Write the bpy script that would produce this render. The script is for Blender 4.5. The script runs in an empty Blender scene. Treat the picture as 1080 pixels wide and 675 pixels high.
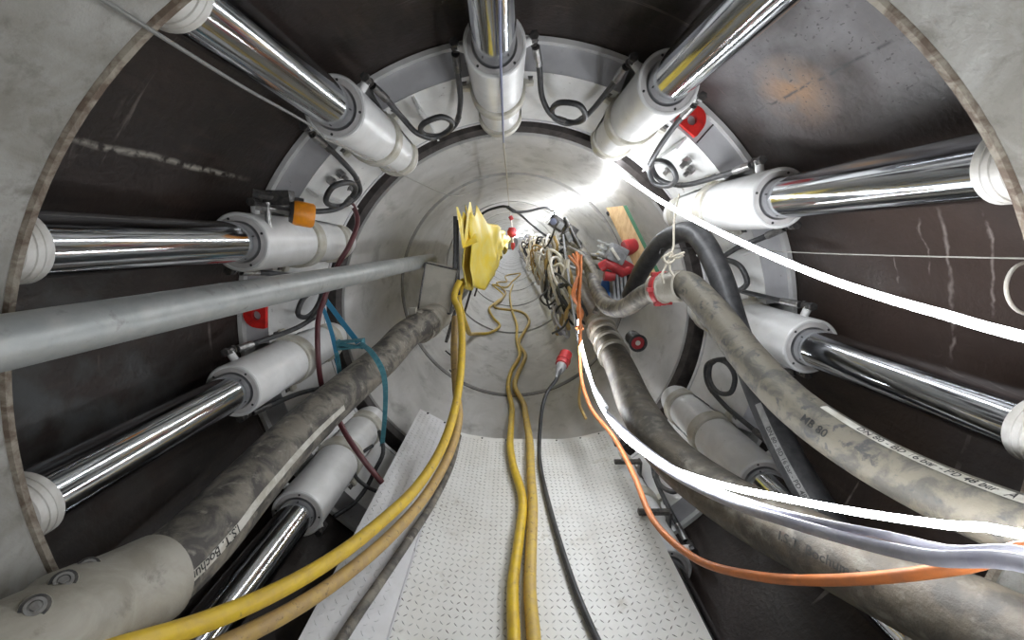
import bpy, bmesh, math, random
from mathutils import Vector, Matrix
random.seed(7)
sc = bpy.context.scene
C = sc.collection
PI = math.pi
rad = math.radians

# ------------------------------------------------------------------ camera
F = 440.0
PITCH = math.atan(85.5 / F)
YAW = -2.0 / F
cam = bpy.data.objects.new('camera', bpy.data.cameras.new('camera'))
C.objects.link(cam)
cam.data.sensor_width = 36.0
cam.data.lens = F / 1080 * 36.0
cam.data.clip_start = 0.02
cam.data.clip_end = 300
cam.rotation_euler = (PI / 2 - PITCH, 0, YAW)
sc.camera = cam
RM = cam.rotation_euler.to_matrix()
CX, CZ = 0.0385, -0.506          # tunnel axis (parallel to Y), camera stands at the origin


def P(px, py, Y):
    d = RM @ Vector((px - 540, -(py - 337.5), -F))
    return d * (Y / d.y)


# ------------------------------------------------------------------ materials
MATS = {}


def mat(name, col, rough=0.5, metal=0.0, col2=None, scale=8.0, lo=0.4, hi=0.62, bump=0.0, bscale=None,
        stretch=(1, 1, 1), col3=None, scale3=30.0, lo3=0.55, hi3=0.7, detail=6, rough2=None, spec=0.5, alpha=1.0, trans=0.0):
    m = bpy.data.materials.new(name)
    m.use_nodes = True
    nt = m.node_tree
    b = nt.nodes['Principled BSDF']
    b.inputs['Base Color'].default_value = (*col, 1)
    b.inputs['Roughness'].default_value = rough
    b.inputs['Metallic'].default_value = metal
    b.inputs['Specular IOR Level'].default_value = spec
    b.inputs['Alpha'].default_value = alpha
    b.inputs['Transmission Weight'].default_value = trans
    tc = nt.nodes.new('ShaderNodeTexCoord')
    mp = nt.nodes.new('ShaderNodeMapping')
    mp.inputs['Scale'].default_value = stretch
    nt.links.new(tc.outputs['Object'], mp.inputs['Vector'])

    def noise(s, d=detail, dist=0.0):
        n = nt.nodes.new('ShaderNodeTexNoise')
        n.inputs['Scale'].default_value = s
        n.inputs['Detail'].default_value = d
        n.inputs['Roughness'].default_value = 0.62
        n.inputs['Distortion'].default_value = dist
        nt.links.new(mp.outputs['Vector'], n.inputs['Vector'])
        return n

    def ramp(src, a, c):
        r = nt.nodes.new('ShaderNodeMapRange')
        r.inputs['From Min'].default_value = a
        r.inputs['From Max'].default_value = c
        nt.links.new(src, r.inputs['Value'])
        return r.outputs['Result']

    def mixc(fac, a, c):
        x = nt.nodes.new('ShaderNodeMix')
        x.data_type = 'RGBA'
        nt.links.new(fac, x.inputs[0])
        if isinstance(a, tuple):
            x.inputs[6].default_value = (*a, 1)
        else:
            nt.links.new(a, x.inputs[6])
        x.inputs[7].default_value = (*c, 1)
        return x.outputs[2]
    cur = None
    if col2:
        f = ramp(noise(scale, dist=0.6).outputs['Fac'], lo, hi)
        cur = mixc(f, col, col2)
        if rough2 is not None:
            r = nt.nodes.new('ShaderNodeMapRange')
            r.inputs['To Min'].default_value = rough
            r.inputs['To Max'].default_value = rough2
            nt.links.new(f, r.inputs['Value'])
            nt.links.new(r.outputs['Result'], b.inputs['Roughness'])
    if col3:
        f = ramp(noise(scale3, dist=0.3).outputs['Fac'], lo3, hi3)
        cur = mixc(f, cur if cur else col, col3)
    if cur:
        nt.links.new(cur, b.inputs['Base Color'])
    if bump:
        bp = nt.nodes.new('ShaderNodeBump')
        bp.inputs['Strength'].default_value = bump
        bp.inputs['Distance'].default_value = 0.01
        nt.links.new(noise(bscale or scale * 3).outputs['Fac'], bp.inputs['Height'])
        nt.links.new(bp.outputs['Normal'], b.inputs['Normal'])
    MATS[name] = m
    return m


def emit(name, col, s):
    m = bpy.data.materials.new(name)
    m.use_nodes = True
    nt = m.node_tree
    b = nt.nodes['Principled BSDF']
    b.inputs['Base Color'].default_value = (0.9, 0.9, 0.9, 1)
    b.inputs['Emission Color'].default_value = (*col, 1)
    b.inputs['Emission Strength'].default_value = s
    return m


LED_S = 40.0
M_led = emit('led_glow', (0.93, 0.96, 1.0), LED_S)
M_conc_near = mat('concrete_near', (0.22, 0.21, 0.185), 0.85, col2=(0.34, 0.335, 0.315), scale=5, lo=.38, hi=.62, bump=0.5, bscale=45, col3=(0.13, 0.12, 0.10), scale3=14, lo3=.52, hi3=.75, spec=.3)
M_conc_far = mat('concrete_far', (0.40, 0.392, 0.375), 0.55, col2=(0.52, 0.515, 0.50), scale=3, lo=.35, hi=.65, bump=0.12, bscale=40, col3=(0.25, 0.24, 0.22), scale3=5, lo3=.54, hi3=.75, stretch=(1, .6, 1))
M_white = mat('white_paint', (0.77, 0.77, 0.765), 0.32, col2=(0.69, 0.69, 0.68), scale=9, bump=.03, bscale=50, col3=(0.30, 0.29, 0.26), scale3=38, lo3=.67, hi3=.72)
M_white2 = mat('off_white_paint', (0.56, 0.545, 0.49), 0.4, col2=(0.45, 0.42, 0.34), scale=14, col3=(0.28, 0.26, 0.22), scale3=30, lo3=.64, hi3=.72)
M_ring = mat('ring_shaded_grey', (0.54, 0.54, 0.56), 0.42, col2=(0.60, 0.60, 0.62), scale=6, col3=(0.2, 0.19, 0.18), scale3=24, lo3=.66, hi3=.72)  # greyer copy of the ring paint, shading of its front faces put into the colour
M_ringlight = mat('ring_light_paint', (0.68, 0.68, 0.67), 0.4, col2=(0.59, 0.59, 0.58), scale=7, col3=(0.28, 0.26, 0.24), scale3=22, lo3=.66, hi3=.73)
M_gland = mat('gland_grey', (0.52, 0.50, 0.49), 0.45, col2=(0.58, 0.56, 0.55), scale=12)
M_chrome = mat('chrome', (0.62, 0.64, 0.67), 0.10, 1.0, col2=(0.42, 0.43, 0.45), scale=7, lo=.5, hi=.75, rough2=0.26, stretch=(1, .4, 1))
M_cap = mat('cap_white', (0.62, 0.61, 0.58), 0.5, col2=(0.5, 0.48, 0.44), scale=16, col3=(0.14, 0.10, 0.08), scale3=26, lo3=.64, hi3=.68)
M_pink = mat('cap_face_pink_grey', (0.42, 0.36, 0.33), 0.6, col2=(0.5, 0.44, 0.41), scale=12, col3=(0.16, 0.10, 0.07), scale3=30, lo3=.62, hi3=.7)
M_black = mat('black_rubber', (0.025, 0.026, 0.028), 0.45, col2=(0.05, 0.05, 0.052), scale=25)
M_blackm = mat('dark_metal', (0.07, 0.07, 0.072), 0.4, 0.6, col2=(0.16, 0.15, 0.14), scale=30)
M_steel = mat('steel_bright', (0.42, 0.42, 0.42), 0.3, 0.9, col2=(0.25, 0.24, 0.23), scale=30)
M_galv = mat('galvanised', (0.33, 0.35, 0.345), 0.42, 0.35, col2=(0.42, 0.43, 0.42), scale=14, lo=.35, hi=.65, col3=(0.22, 0.22, 0.205), scale3=20, lo3=.6, hi3=.72, bump=.05)
M_mud = mat('muddy_hose', (0.06, 0.055, 0.05), 0.6, col2=(0.21, 0.19, 0.155), scale=10, lo=.42, hi=.60, bump=.3, bscale=40, col3=(0.30, 0.28, 0.24), scale3=22, lo3=.58, hi3=.72)
M_mud2 = mat('pale_muddy_hose', (0.105, 0.09, 0.068), 0.6, col2=(0.055, 0.05, 0.042), scale=9, lo=.42, hi=.6, bump=.3, bscale=40, col3=(0.15, 0.138, 0.115), scale3=19, lo3=.52, hi3=.66)
M_mud3 = mat('mud_coated_hose', (0.155, 0.14, 0.108), 0.6, col2=(0.085, 0.08, 0.068), scale=13, lo=.46, hi=.58, bump=.3, bscale=40, col3=(0.06, 0.06, 0.058), scale3=26, lo3=.57, hi3=.65)
M_brown = mat('brown_pipe', (0.24, 0.19, 0.145), 0.55, col2=(0.34, 0.29, 0.235), scale=9, bump=.15)
M_coupl = mat('muddy_coupling', (0.27, 0.25, 0.205), 0.45, col2=(0.37, 0.35, 0.30), scale=7, bump=.25, bscale=30, col3=(0.17, 0.155, 0.13), scale3=13, lo3=.58, hi3=.7)
M_strip = mat('label_strip', (0.60, 0.59, 0.54), 0.5, col2=(0.42, 0.40, 0.34), scale=18)
M_strip2 = mat('dull_label_strip', (0.24, 0.24, 0.235), 0.5, col2=(0.17, 0.17, 0.165), scale=18)
M_ink = mat('print_ink', (0.03, 0.03, 0.03), 0.6)
M_yel = mat('yellow_hose', (0.68, 0.47, 0.035), 0.42, col2=(0.56, 0.37, 0.05), scale=18, col3=(0.30, 0.20, 0.06), scale3=34, lo3=.62, hi3=.7)
M_tan = mat('tan_hose', (0.50, 0.34, 0.11), 0.5, col2=(0.40, 0.27, 0.12), scale=22, col3=(0.22, 0.15, 0.08), scale3=50, lo3=.6, hi3=.68)
M_ydull = mat('dull_yellow_hose', (0.60, 0.42, 0.08), 0.5, col2=(0.48, 0.33, 0.11), scale=22, col3=(0.22, 0.14, 0.06), scale3=50, lo3=.6, hi3=.68)
M_orange = mat('orange_cable', (0.62, 0.20, 0.06), 0.45, col2=(0.48, 0.17, 0.07), scale=20)
M_orangep = mat('orange_plastic', (0.85, 0.30, 0.01), 0.35, col2=(0.7, 0.24, 0.02), scale=30)
M_red = mat('red_paint', (0.72, 0.025, 0.02), 0.35, col2=(0.5, 0.02, 0.02), scale=20)
M_redp = mat('red_plastic', (0.48, 0.035, 0.04), 0.4, col2=(0.33, 0.035, 0.04), scale=20)
M_maroon = mat('maroon_hose', (0.10, 0.025, 0.03), 0.35)
M_blue = mat('blue_strap', (0.05, 0.30, 0.52), 0.55)
M_teal = mat('teal_strap', (0.04, 0.17, 0.22), 0.5, col2=(0.08, 0.25, 0.30), scale=30)
M_bag = mat('yellow_tarpaulin', (0.88, 0.66, 0.05), 0.4, col2=(0.85, 0.70, 0.20), scale=8, bump=.15, bscale=25)
M_pale = mat('pale_plastic_wrap', (0.72, 0.70, 0.64), 0.35, col2=(0.58, 0.53, 0.46), scale=14)
M_wood = mat('plank_wood', (0.52, 0.35, 0.17), 0.6, col2=(0.40, 0.25, 0.11), scale=10, stretch=(4, 4, .6))
M_green = mat('green_edge', (0.02, 0.12, 0.05), 0.55)
M_clear = mat('grey_white_tube', (0.33, 0.33, 0.40), 0.3, col2=(0.42, 0.42, 0.47), scale=20)
M_rope = mat('pale_rope', (0.48, 0.44, 0.36), 0.8, col2=(0.36, 0.33, 0.27), scale=60)
M_bluerope = mat('grey_blue_cord', (0.20, 0.22, 0.33), 0.5)
M_rope2 = mat('wire_rope_grey', (0.20, 0.20, 0.19), 0.5)
M_boxp = mat('beige_box_paint', (0.46, 0.44, 0.38), .45, col2=(0.38, 0.36, 0.31), scale=9)
M_wire = mat('thin_wire', (0.30, 0.29, 0.26), 0.5)
M_plate = mat('white_plate_paint', (0.72, 0.72, 0.69), 0.4, col2=(0.64, 0.63, 0.59), scale=4, lo=.4, hi=.65, col3=(0.42, 0.39, 0.32), scale3=9, lo3=.60, hi3=.78)
M_tread = mat('tread_worn', (0.46, 0.46, 0.44), 0.4, col2=(0.20, 0.19, 0.165), scale=6, lo=.45, hi=.62)
M_sideplate = mat('side_plate_paint', (0.62, 0.62, 0.63), 0.4, col2=(0.54, 0.54, 0.54), scale=6)
M_grey = mat('grey_plastic', (0.33, 0.34, 0.35), 0.45, col2=(0.22, 0.22, 0.23), scale=20)
M_silver = mat('silver_cast', (0.50, 0.51, 0.49), 0.4, 0.4, col2=(0.32, 0.32, 0.30), scale=25)
M_bluep = mat('blue_plastic', (0.03, 0.13, 0.42), 0.45)


def shell_mat():
    m = bpy.data.materials.new('rusty_shell')
    m.use_nodes = True
    nt = m.node_tree
    N = nt.nodes
    L = nt.links
    b = N['Principled BSDF']
    tc = N.new('ShaderNodeTexCoord')

    def noise(s, st=(1, 1, 1), d=7, dist=0.3):
        mp = N.new('ShaderNodeMapping')
        mp.inputs['Scale'].default_value = st
        L.new(tc.outputs['Object'], mp.inputs['Vector'])
        n = N.new('ShaderNodeTexNoise')
        n.inputs['Scale'].default_value = s
        n.inputs['Detail'].default_value = d
        n.inputs['Distortion'].default_value = dist
        L.new(mp.outputs['Vector'], n.inputs['Vector'])
        return n.outputs['Fac']

    def rng(v, a, c, ta=0.0, tb=1.0):
        r = N.new('ShaderNodeMapRange')
        for k, x in zip(('From Min', 'From Max', 'To Min', 'To Max'), (a, c, ta, tb)):
            r.inputs[k].default_value = x
        L.new(v, r.inputs['Value'])
        return r.outputs['Result']

    def mix(f, a, c):
        x = N.new('ShaderNodeMix')
        x.data_type = 'RGBA'
        L.new(f, x.inputs[0])
        if isinstance(a, tuple):
            x.inputs[6].default_value = (*a, 1)
        else:
            L.new(a, x.inputs[6])
        x.inputs[7].default_value = (*c, 1)
        return x.outputs[2]

    def mul(a, c):
        x = N.new('ShaderNodeMath')
        x.operation = 'MULTIPLY'
        L.new(a, x.inputs[0])
        L.new(c, x.inputs[1])
        return x.outputs[0]

    def blob(p, r0, r1):
        v = N.new('ShaderNodeVectorMath')
        v.operation = 'DISTANCE'
        L.new(tc.outputs['Object'], v.inputs[0])
        v.inputs[1].default_value = p
        return rng(v.outputs['Value'], r0, r1, 1.0, 0.0)
    col = mix(rng(noise(2.2), .35, .65), (0.010, 0.0066, 0.0050), (0.024, 0.0145, 0.011))
    col = mix(rng(noise(30, (1, .15, 1)), .5, .8), col, (0.036, 0.023, 0.018))
    # grey light sheen painted into the colour, plus a rust patch, upper right
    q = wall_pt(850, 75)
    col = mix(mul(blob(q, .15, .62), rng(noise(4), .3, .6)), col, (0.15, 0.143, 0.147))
    q = wall_pt(838, 98)
    col = mix(mul(blob(q, .02, .17), rng(noise(9), .25, .6)), col, (0.28, 0.155, 0.07))
    q = wall_pt(905, 60)
    col = mix(mul(blob(q, .2, .6), rng(noise(90, (1, .6, 1)), .63, .67)), col, (0.035, 0.033, 0.032))
    q = wall_pt(960, 270)
    col = mix(mul(blob(q, .25, .75), rng(noise(2.5), .25, .5)), col, (0.055, 0.036, 0.029))
    sp = N.new('ShaderNodeSeparateXYZ')
    L.new(tc.outputs['Object'], sp.inputs[0])

    def near(v, c, w, wob, amt):
        a_ = N.new('ShaderNodeMath')
        a_.operation = 'MULTIPLY_ADD'
        L.new(wob, a_.inputs[0])
        a_.inputs[1].default_value = amt
        L.new(v, a_.inputs[2])
        s_ = N.new('ShaderNodeMath')
        s_.operation = 'SUBTRACT'
        L.new(a_.outputs[0], s_.inputs[0])
        s_.inputs[1].default_value = c + amt * .5
        b_ = N.new('ShaderNodeMath')
        b_.operation = 'ABSOLUTE'
        L.new(s_.outputs[0], b_.inputs[0])
        return rng(b_.outputs[0], 0, w, 1.0, 0.0)
    at = N.new('ShaderNodeMath')
    at.operation = 'ARCTAN2'
    L.new(sp.outputs['Z'], at.inputs[0])
    L.new(sp.outputs['X'], at.inputs[1])
    # weld seams running lengthwise, with lime crust
    for (sx, sy), w_, cc_ in (((178, 170), .010, (0.30, 0.28, 0.24)), ((250, 60), .008, (0.12, 0.10, 0.09)), ((870, 80), .006, (0.03, 0.03, 0.03))):
        q = wall_pt(sx, sy)
        col = mix(mul(mul(near(at.outputs[0], math.atan2(q[2], q[0]), w_, noise(7), .02), blob(q, .25, .45)), rng(noise(28), .40, .52)), col, cc_)
    # lime drips running down round the right of the shell
    for (sx, sy), w_, ln in (((1004, 300), .008, .26), ((975, 260), .005, .10), ((1048, 290), .006, .2), ((945, 285), .005, .05)):
        q = wall_pt(sx, sy)
        col = mix(mul(mul(near(sp.outputs['Y'], q[1], w_, noise(9), .06), blob(q, ln * .7, ln)), rng(noise(24), .36, .55)), col, (0.26, 0.22, 0.20))
    # lime runs
    col = mix(mul(rng(noise(3.2, (.5, 7, .5), 5, .8), .66, .70), rng(noise(6), .50, .66)), col, (0.16, 0.135, 0.12))
    q = wall_pt(60, 400)
    col = mix(mul(blob(q, .1, .6), rng(noise(7), .45, .6)), col, (0.05, 0.053, 0.053))
    L.new(col, b.inputs['Base Color'])
    L.new(rng(noise(5), .3, .7, .38, .62), b.inputs['Roughness'])
    bp = N.new('ShaderNodeBump')
    bp.inputs['Strength'].default_value = .25
    bp.inputs['Distance'].default_value = .01
    L.new(noise(50), bp.inputs['Height'])
    L.new(bp.outputs['Normal'], b.inputs['Normal'])
    return m


def wall_pt(px, py, r=1.37):
    d = RM @ Vector((px - 540, -(py - 337.5), -F))
    a = d.x ** 2 + d.z ** 2
    bb = -2 * (d.x * CX + d.z * CZ)
    c = CX ** 2 + CZ ** 2 - r * r
    t = (-bb + math.sqrt(bb * bb - 4 * a * c)) / (2 * a)
    p = d * t
    return (p.x - CX, p.y, p.z - CZ)


# ------------------------------------------------------------------ mesh helpers
class MB:
    def __init__(self):
        self.v = []
        self.f = []
        self.mi = []

    def add(self, vs, fs, mi=0):
        o = len(self.v)
        self.v += [Vector(v) for v in vs]
        self.f += [[i + o for i in f] for f in fs]
        self.mi += [mi] * len(fs)
        return self

    def frame(self, d, up=None):
        d = Vector(d).normalized()
        u = Vector(up) if up is not None else (Vector((0, 0, 1)) if abs(d.z) < .9 else Vector((1, 0, 0)))
        a = d.cross(u).normalized()
        b = a.cross(d).normalized()
        return d, a, b

    def lathe(self, o, d, prof, n=24, mi=0, a0=0.0, a1=2 * PI, up=None):
        """profile (t, r) along the axis from o; a radius of 0 closes"""
        o = Vector(o)
        d, a, b = self.frame(d, up)
        full = abs(a1 - a0 - 2 * PI) < 1e-6
        m = n if full else n + 1
        vs = []
        for t, r in prof:
            for k in range(m):
                w = a0 + (a1 - a0) * k / n
                vs.append(o + d * t + (a * math.cos(w) + b * math.sin(w)) * r)
        fs = []
        for i in range(len(prof) - 1):
            for k in range(n):
                k2 = (k + 1) % m
                fs.append([i * m + k, i * m + k2, (i + 1) * m + k2, (i + 1) * m + k])
        return self.add(vs, fs, mi)

    def rod(self, p, q, r, n=16, r2=None, bev=0.0, mi=0):
        p = Vector(p)
        q = Vector(q)
        L = (q - p).length
        r2 = r if r2 is None else r2
        if bev:
            pr = [(0, 0), (0, r - bev), (bev, r), (L - bev, r2), (L, r2 - bev), (L, 0)]
        else:
            pr = [(0, 0), (0, r), (L, r2), (L, 0)]
        return self.lathe(p, q - p, pr, n, mi)

    def box(self, c, s, rot=None, bev=0.0, mi=0):
        c = Vector(c)
        h = Vector(s) / 2
        R = rot or Matrix.Identity(3)
        bm = bmesh.new()
        bmesh.ops.create_cube(bm, size=1)
        for v in bm.verts:
            v.co = Vector((v.co.x * s[0], v.co.y * s[1], v.co.z * s[2]))
        if bev:
            bmesh.ops.bevel(bm, geom=bm.edges[:], offset=bev, segments=2, affect='EDGES', profile=.7)
        bm.verts.index_update()
        vs = [c + R @ v.co for v in bm.verts]
        fs = [[v.index for v in f.verts] for f in bm.faces]
        bm.free()
        return self.add(vs, fs, mi)

    def tube(self, pts, r, n=14, cap=True, mi=0):
        """pts already dense; r number or list"""
        fr = frames(pts)
        vs = []
        for i, (p, t, a, b) in enumerate(fr):
            rr = r[i] if isinstance(r, (list, tuple)) else r
            for k in range(n):
                w = 2 * PI * k / n
                vs.append(p + (a * math.cos(w) + b * math.sin(w)) * rr)
        fs = []
        for i in range(len(fr) - 1):
            for k in range(n):
                k2 = (k + 1) % n
                fs.append([i * n + k, i * n + k2, (i + 1) * n + k2, (i + 1) * n + k])
        if cap:
            fs.append([k for k in range(n)][::-1])
            fs.append([(len(fr) - 1) * n + k for k in range(n)])
        return self.add(vs, fs, mi)

    def prism(self, outline, o, ax, ay, az, th, mi=0, bev=0):
        """2D outline (x,y) mapped to o + x*ax + y*ay, thickness th along az (centred)"""
        o, ax, ay, az = map(Vector, (o, ax, ay, az))
        n = len(outline)
        vs = [o + ax * x + ay * y - az * th / 2 for x, y in outline] + [o + ax * x + ay * y + az * th / 2 for x, y in outline]
        fs = [list(range(n))[::-1], list(range(n, 2 * n))]
        for k in range(n):
            k2 = (k + 1) % n
            fs.append([k, k2, n + k2, n + k])
        return self.add(vs, fs, mi)

    def build(self, name, m, parent=None, smooth=True, angle=38):
        me = bpy.data.meshes.new(name)
        me.from_pydata([tuple(v) for v in self.v], [], self.f)
        ms = m if isinstance(m, (list, tuple)) else [m]
        for x in ms:
            me.materials.append(x)
        for p, i in zip(me.polygons, self.mi):
            p.material_index = i
        bm = bmesh.new()
        bm.from_mesh(me)
        bmesh.ops.remove_doubles(bm, verts=bm.verts, dist=1e-6)
        bmesh.ops.recalc_face_normals(bm, faces=bm.faces)
        bm.to_mesh(me)
        bm.free()
        if smooth:
            me.shade_smooth()
            me.set_sharp_from_angle(angle=rad(angle))
        o = bpy.data.objects.new(name, me)
        C.objects.link(o)
        if parent is not None:
            o.parent = parent
        return o


def frames(pts):
    pts = [Vector(p) for p in pts]
    out = []
    a = None
    for i, p in enumerate(pts):
        t = (pts[min(i + 1, len(pts) - 1)] - pts[max(i - 1, 0)])
        t = t.normalized() if t.length > 1e-9 else Vector((0, 1, 0))
        if a is None:
            u = Vector((0, 0, 1)) if abs(t.z) < .9 else Vector((1, 0, 0))
            a = t.cross(u).normalized()
        else:
            a = (a - t * a.dot(t))
            a = a.normalized() if a.length > 1e-6 else t.orthogonal().normalized()
        out.append((p, t, a, t.cross(a).normalized()))
    return out


def spline(ctrl, step=0.02, closed=False):
    """centripetal-like Catmull-Rom through ctrl, resampled"""
    c = [Vector(p) for p in ctrl]
    if len(c) == 2:
        return [c[0].lerp(c[1], i / 8) for i in range(9)]
    ext = [c[0] * 2 - c[1]] + c + [c[-1] * 2 - c[-2]]
    out = []
    for i in range(1, len(ext) - 2):
        p0, p1, p2, p3 = ext[i - 1:i + 3]
        t0 = 0
        t1 = t0 + max((p1 - p0).length, 1e-4) ** .5
        t2 = t1 + max((p2 - p1).length, 1e-4) ** .5
        t3 = t2 + max((p3 - p2).length, 1e-4) ** .5
        n = max(2, min(40, int((p2 - p1).length / step)))
        for k in range(n):
            t = t1 + (t2 - t1) * k / n
            A1 = p0 * ((t1 - t) / (t1 - t0)) + p1 * ((t - t0) / (t1 - t0))
            A2 = p1 * ((t2 - t) / (t2 - t1)) + p2 * ((t - t1) / (t2 - t1))
            A3 = p2 * ((t3 - t) / (t3 - t2)) + p3 * ((t - t2) / (t3 - t2))
            B1 = A1 * ((t2 - t) / (t2 - t0)) + A2 * ((t - t0) / (t2 - t0))
            B2 = A2 * ((t3 - t) / (t3 - t1)) + A3 * ((t - t1) / (t3 - t1))
            out.append(B1 * ((t2 - t) / (t2 - t1)) + B2 * ((t - t1) / (t2 - t1)))
    out.append(c[-1])
    return out


def PP(lst):
    return [q if isinstance(q, Vector) else P(*q) for q in lst]


def tag(o, label, cat, group=None, kind=None):
    o['label'] = label
    o['category'] = cat
    if group:
        o['group'] = group
    if kind:
        o['kind'] = kind
    return o


def empty(name, loc=(0, 0, 0), rot=(0, 0, 0)):
    o = bpy.data.objects.new(name, None)
    o.empty_display_size = .05
    C.objects.link(o)
    o.location = loc
    o.rotation_euler = rot
    return o


def dup(o, parent=None):
    c = o.copy()
    C.objects.link(c)
    c.parent = parent
    for ch in list(o.children):
        dup(ch, c)
    return c


def hose(name, ctrl, r, m, label, cat, group=None, n=14, step=.02, parent=None, px=True):
    pts = spline(PP(ctrl) if px else ctrl, step)
    o = MB().tube(pts, r, n).build(name, m, parent)
    if label:
        tag(o, label, cat, group)
    return o, pts


def lengths(pts):
    s = [0]
    for a, b in zip(pts, pts[1:]):
        s.append(s[-1] + (b - a).length)
    return s


def along(pts, S, s):
    s = max(0, min(S[-1] - 1e-6, s))
    i = 0
    while i < len(S) - 2 and S[i + 1] < s:
        i += 1
    f = (s - S[i]) / max(S[i + 1] - S[i], 1e-9)
    p = pts[i].lerp(pts[i + 1], f)
    a = pts[max(i - 1, 0)]
    b = pts[min(i + 2, len(pts) - 1)]
    return p, (b - a).normalized()


def surf(pts, S, s, ang, r, v=0.0):
    """point on a hose: s along it, ang round it from the side that faces the walkway camera position, v across"""
    p, t = along(pts, S, s)
    n = (-p)
    n = (n - t * n.dot(t)).normalized()
    w = t.cross(n)
    q = ang + v / r
    return p + (n * math.cos(q) + w * math.sin(q)) * r


def scr(p):
    l_ = RM.transposed() @ Vector(p)
    return 540 + F * l_.x / -l_.z, 337.5 - F * l_.y / -l_.z


def find(pts, S, r, tx, ty):
    best = None
    for i_ in range(2, 99):
        for a_ in [x * .06 for x in range(-24, 25)]:
            x, y_ = scr(surf(pts, S, S[-1] * i_ / 100, a_, r))
            e_ = (x - tx) ** 2 + (y_ - ty) ** 2
            if best is None or e_ < best[0]:
                best = (e_, S[-1] * i_ / 100, a_)
    return best[1], best[2]


def ribbon(name, pts, s0, s1, ang, r, width, m, parent, thick=.0015):
    S = lengths(pts)
    mb = MB()
    n = 40
    vs = []
    fs = []
    for i in range(n + 1):
        s = s0 + (s1 - s0) * i / n
        for j in range(5):
            vs.append(surf(pts, S, s, ang, r + thick, (j / 4 - .5) * width))
    for i in range(n):
        for j in range(4):
            a = i * 5 + j
            fs.append([a, a + 1, a + 6, a + 5])
    mb.add(vs, fs)
    return mb.build(name, m, parent)


def hose_text(name, txt, pts, s0, ang, r, size, m, parent, flip=False, thick=.003, mirror=1):
    cu = bpy.data.curves.new('txt', 'FONT')
    cu.body = txt
    cu.size = size
    cu.resolution_u = 3
    cu.offset = size * .012
    ob = bpy.data.objects.new('txt', cu)
    C.objects.link(ob)
    dg = bpy.context.evaluated_depsgraph_get()
    me = bpy.data.meshes.new_from_object(ob.evaluated_get(dg))
    bpy.data.objects.remove(ob)
    S = lengths(pts)
    bm = bmesh.new()
    bm.from_mesh(me)
    for v in bm.verts:
        x, y = v.co.x, v.co.y - size * .34
        sg = -1 if flip else 1
        v.co = surf(pts, S, s0 + x, ang, r + thick, -y)
    bm.to_mesh(me)
    bm.free()
    me.materials.clear()
    me.materials.append(m)
    o = bpy.data.objects.new(name, me)
    C.objects.link(o)
    o.parent = parent
    return o


def pol(phi, r, Y):
    return Vector((CX + r * math.cos(rad(phi)), Y, CZ + r * math.sin(rad(phi))))


# ================================================================== THE SETTING
def struct(o):
    o['kind'] = 'structure'
    return o


AX = (0, 1, 0)


def cyl_wall(name, prof, m, n=128):
    mb = MB()
    mb.lathe((0, 0, 0), AX, prof, n)
    o = mb.build(name, m, angle=30)
    o.location = (CX, 0, CZ)
    return struct(o)


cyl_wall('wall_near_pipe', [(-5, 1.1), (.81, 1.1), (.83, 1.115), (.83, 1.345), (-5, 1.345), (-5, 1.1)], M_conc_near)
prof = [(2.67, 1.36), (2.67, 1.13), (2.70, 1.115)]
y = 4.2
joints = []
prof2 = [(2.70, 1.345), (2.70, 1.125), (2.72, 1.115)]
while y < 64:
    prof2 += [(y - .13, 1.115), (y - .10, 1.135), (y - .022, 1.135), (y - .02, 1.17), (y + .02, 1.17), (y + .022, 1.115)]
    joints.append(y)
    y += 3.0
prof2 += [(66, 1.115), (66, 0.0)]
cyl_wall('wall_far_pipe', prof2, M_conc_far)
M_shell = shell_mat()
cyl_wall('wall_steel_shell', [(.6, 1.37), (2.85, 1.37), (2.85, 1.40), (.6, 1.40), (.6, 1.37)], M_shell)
M_rust = mat('rust_edge', (0.13, 0.095, 0.07), .8, col2=(0.30, 0.27, 0.22), scale=25, bump=.4, bscale=60)
cyl_wall('trim_1', [(.817, 1.108), (.822, 1.0985), (.834, 1.0985), (.839, 1.108), (.839, 1.34), (.83, 1.34)], M_rust)
M_dkedge = mat('far_edge_shade', (0.03, 0.025, 0.024), .6, col2=(.07, .06, .056), scale=12)  # end collar coloured near black for the shadowed gap before the far pipe
cyl_wall('trim_2', [(2.66, 1.36), (2.66, 1.165), (2.702, 1.14), (2.702, 1.36)], M_dkedge)

M_seal = mat('joint_seal', (0.06, 0.058, 0.055), .7, col2=(.16, .15, .14), scale=20)
for i_, yj in enumerate(joints[:8]):
    cyl_wall('trim_%d' % (i_ + 3), [(yj - .018, 1.165), (yj - .018, 1.14), (yj + .018, 1.14), (yj + .018, 1.165)], M_seal, 96)
# ================================================================== STATION RING
ANG = {'T': 94.5, 'UR': 63.2, 'R': 33.6, 'LR': 3.6, 'BR': -27.0, 'BR2': -55.5, 'L': 155.5, 'UL': 124.8, 'LL': -174.6, 'BL': -145.0}
ALL = [94.5, 63.2, 33.6, 3.6, -27.0, -55.5, -85.5, -115.5, -145.0, -174.6, -204.5, -235.2, -265.5]
ring = empty('jacking_ring', (CX, 1.94, CZ))
tag(ring, 'white steel jacking frame ring carrying the hydraulic jacks round the tunnel', 'steel ring')


def rp(phi, r, y):      # ring-local
    return Vector((r * math.cos(rad(phi)), y - 1.94, r * math.sin(rad(phi))))


mb = MB()
mb.lathe((0, 0, 0), AX, [(.05, 1.345), (.05, 1.366), (.56, 1.366), (.56, 1.345), (.05, 1.345)], 128)
mb.build('rim', M_ringlight, ring)


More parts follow.
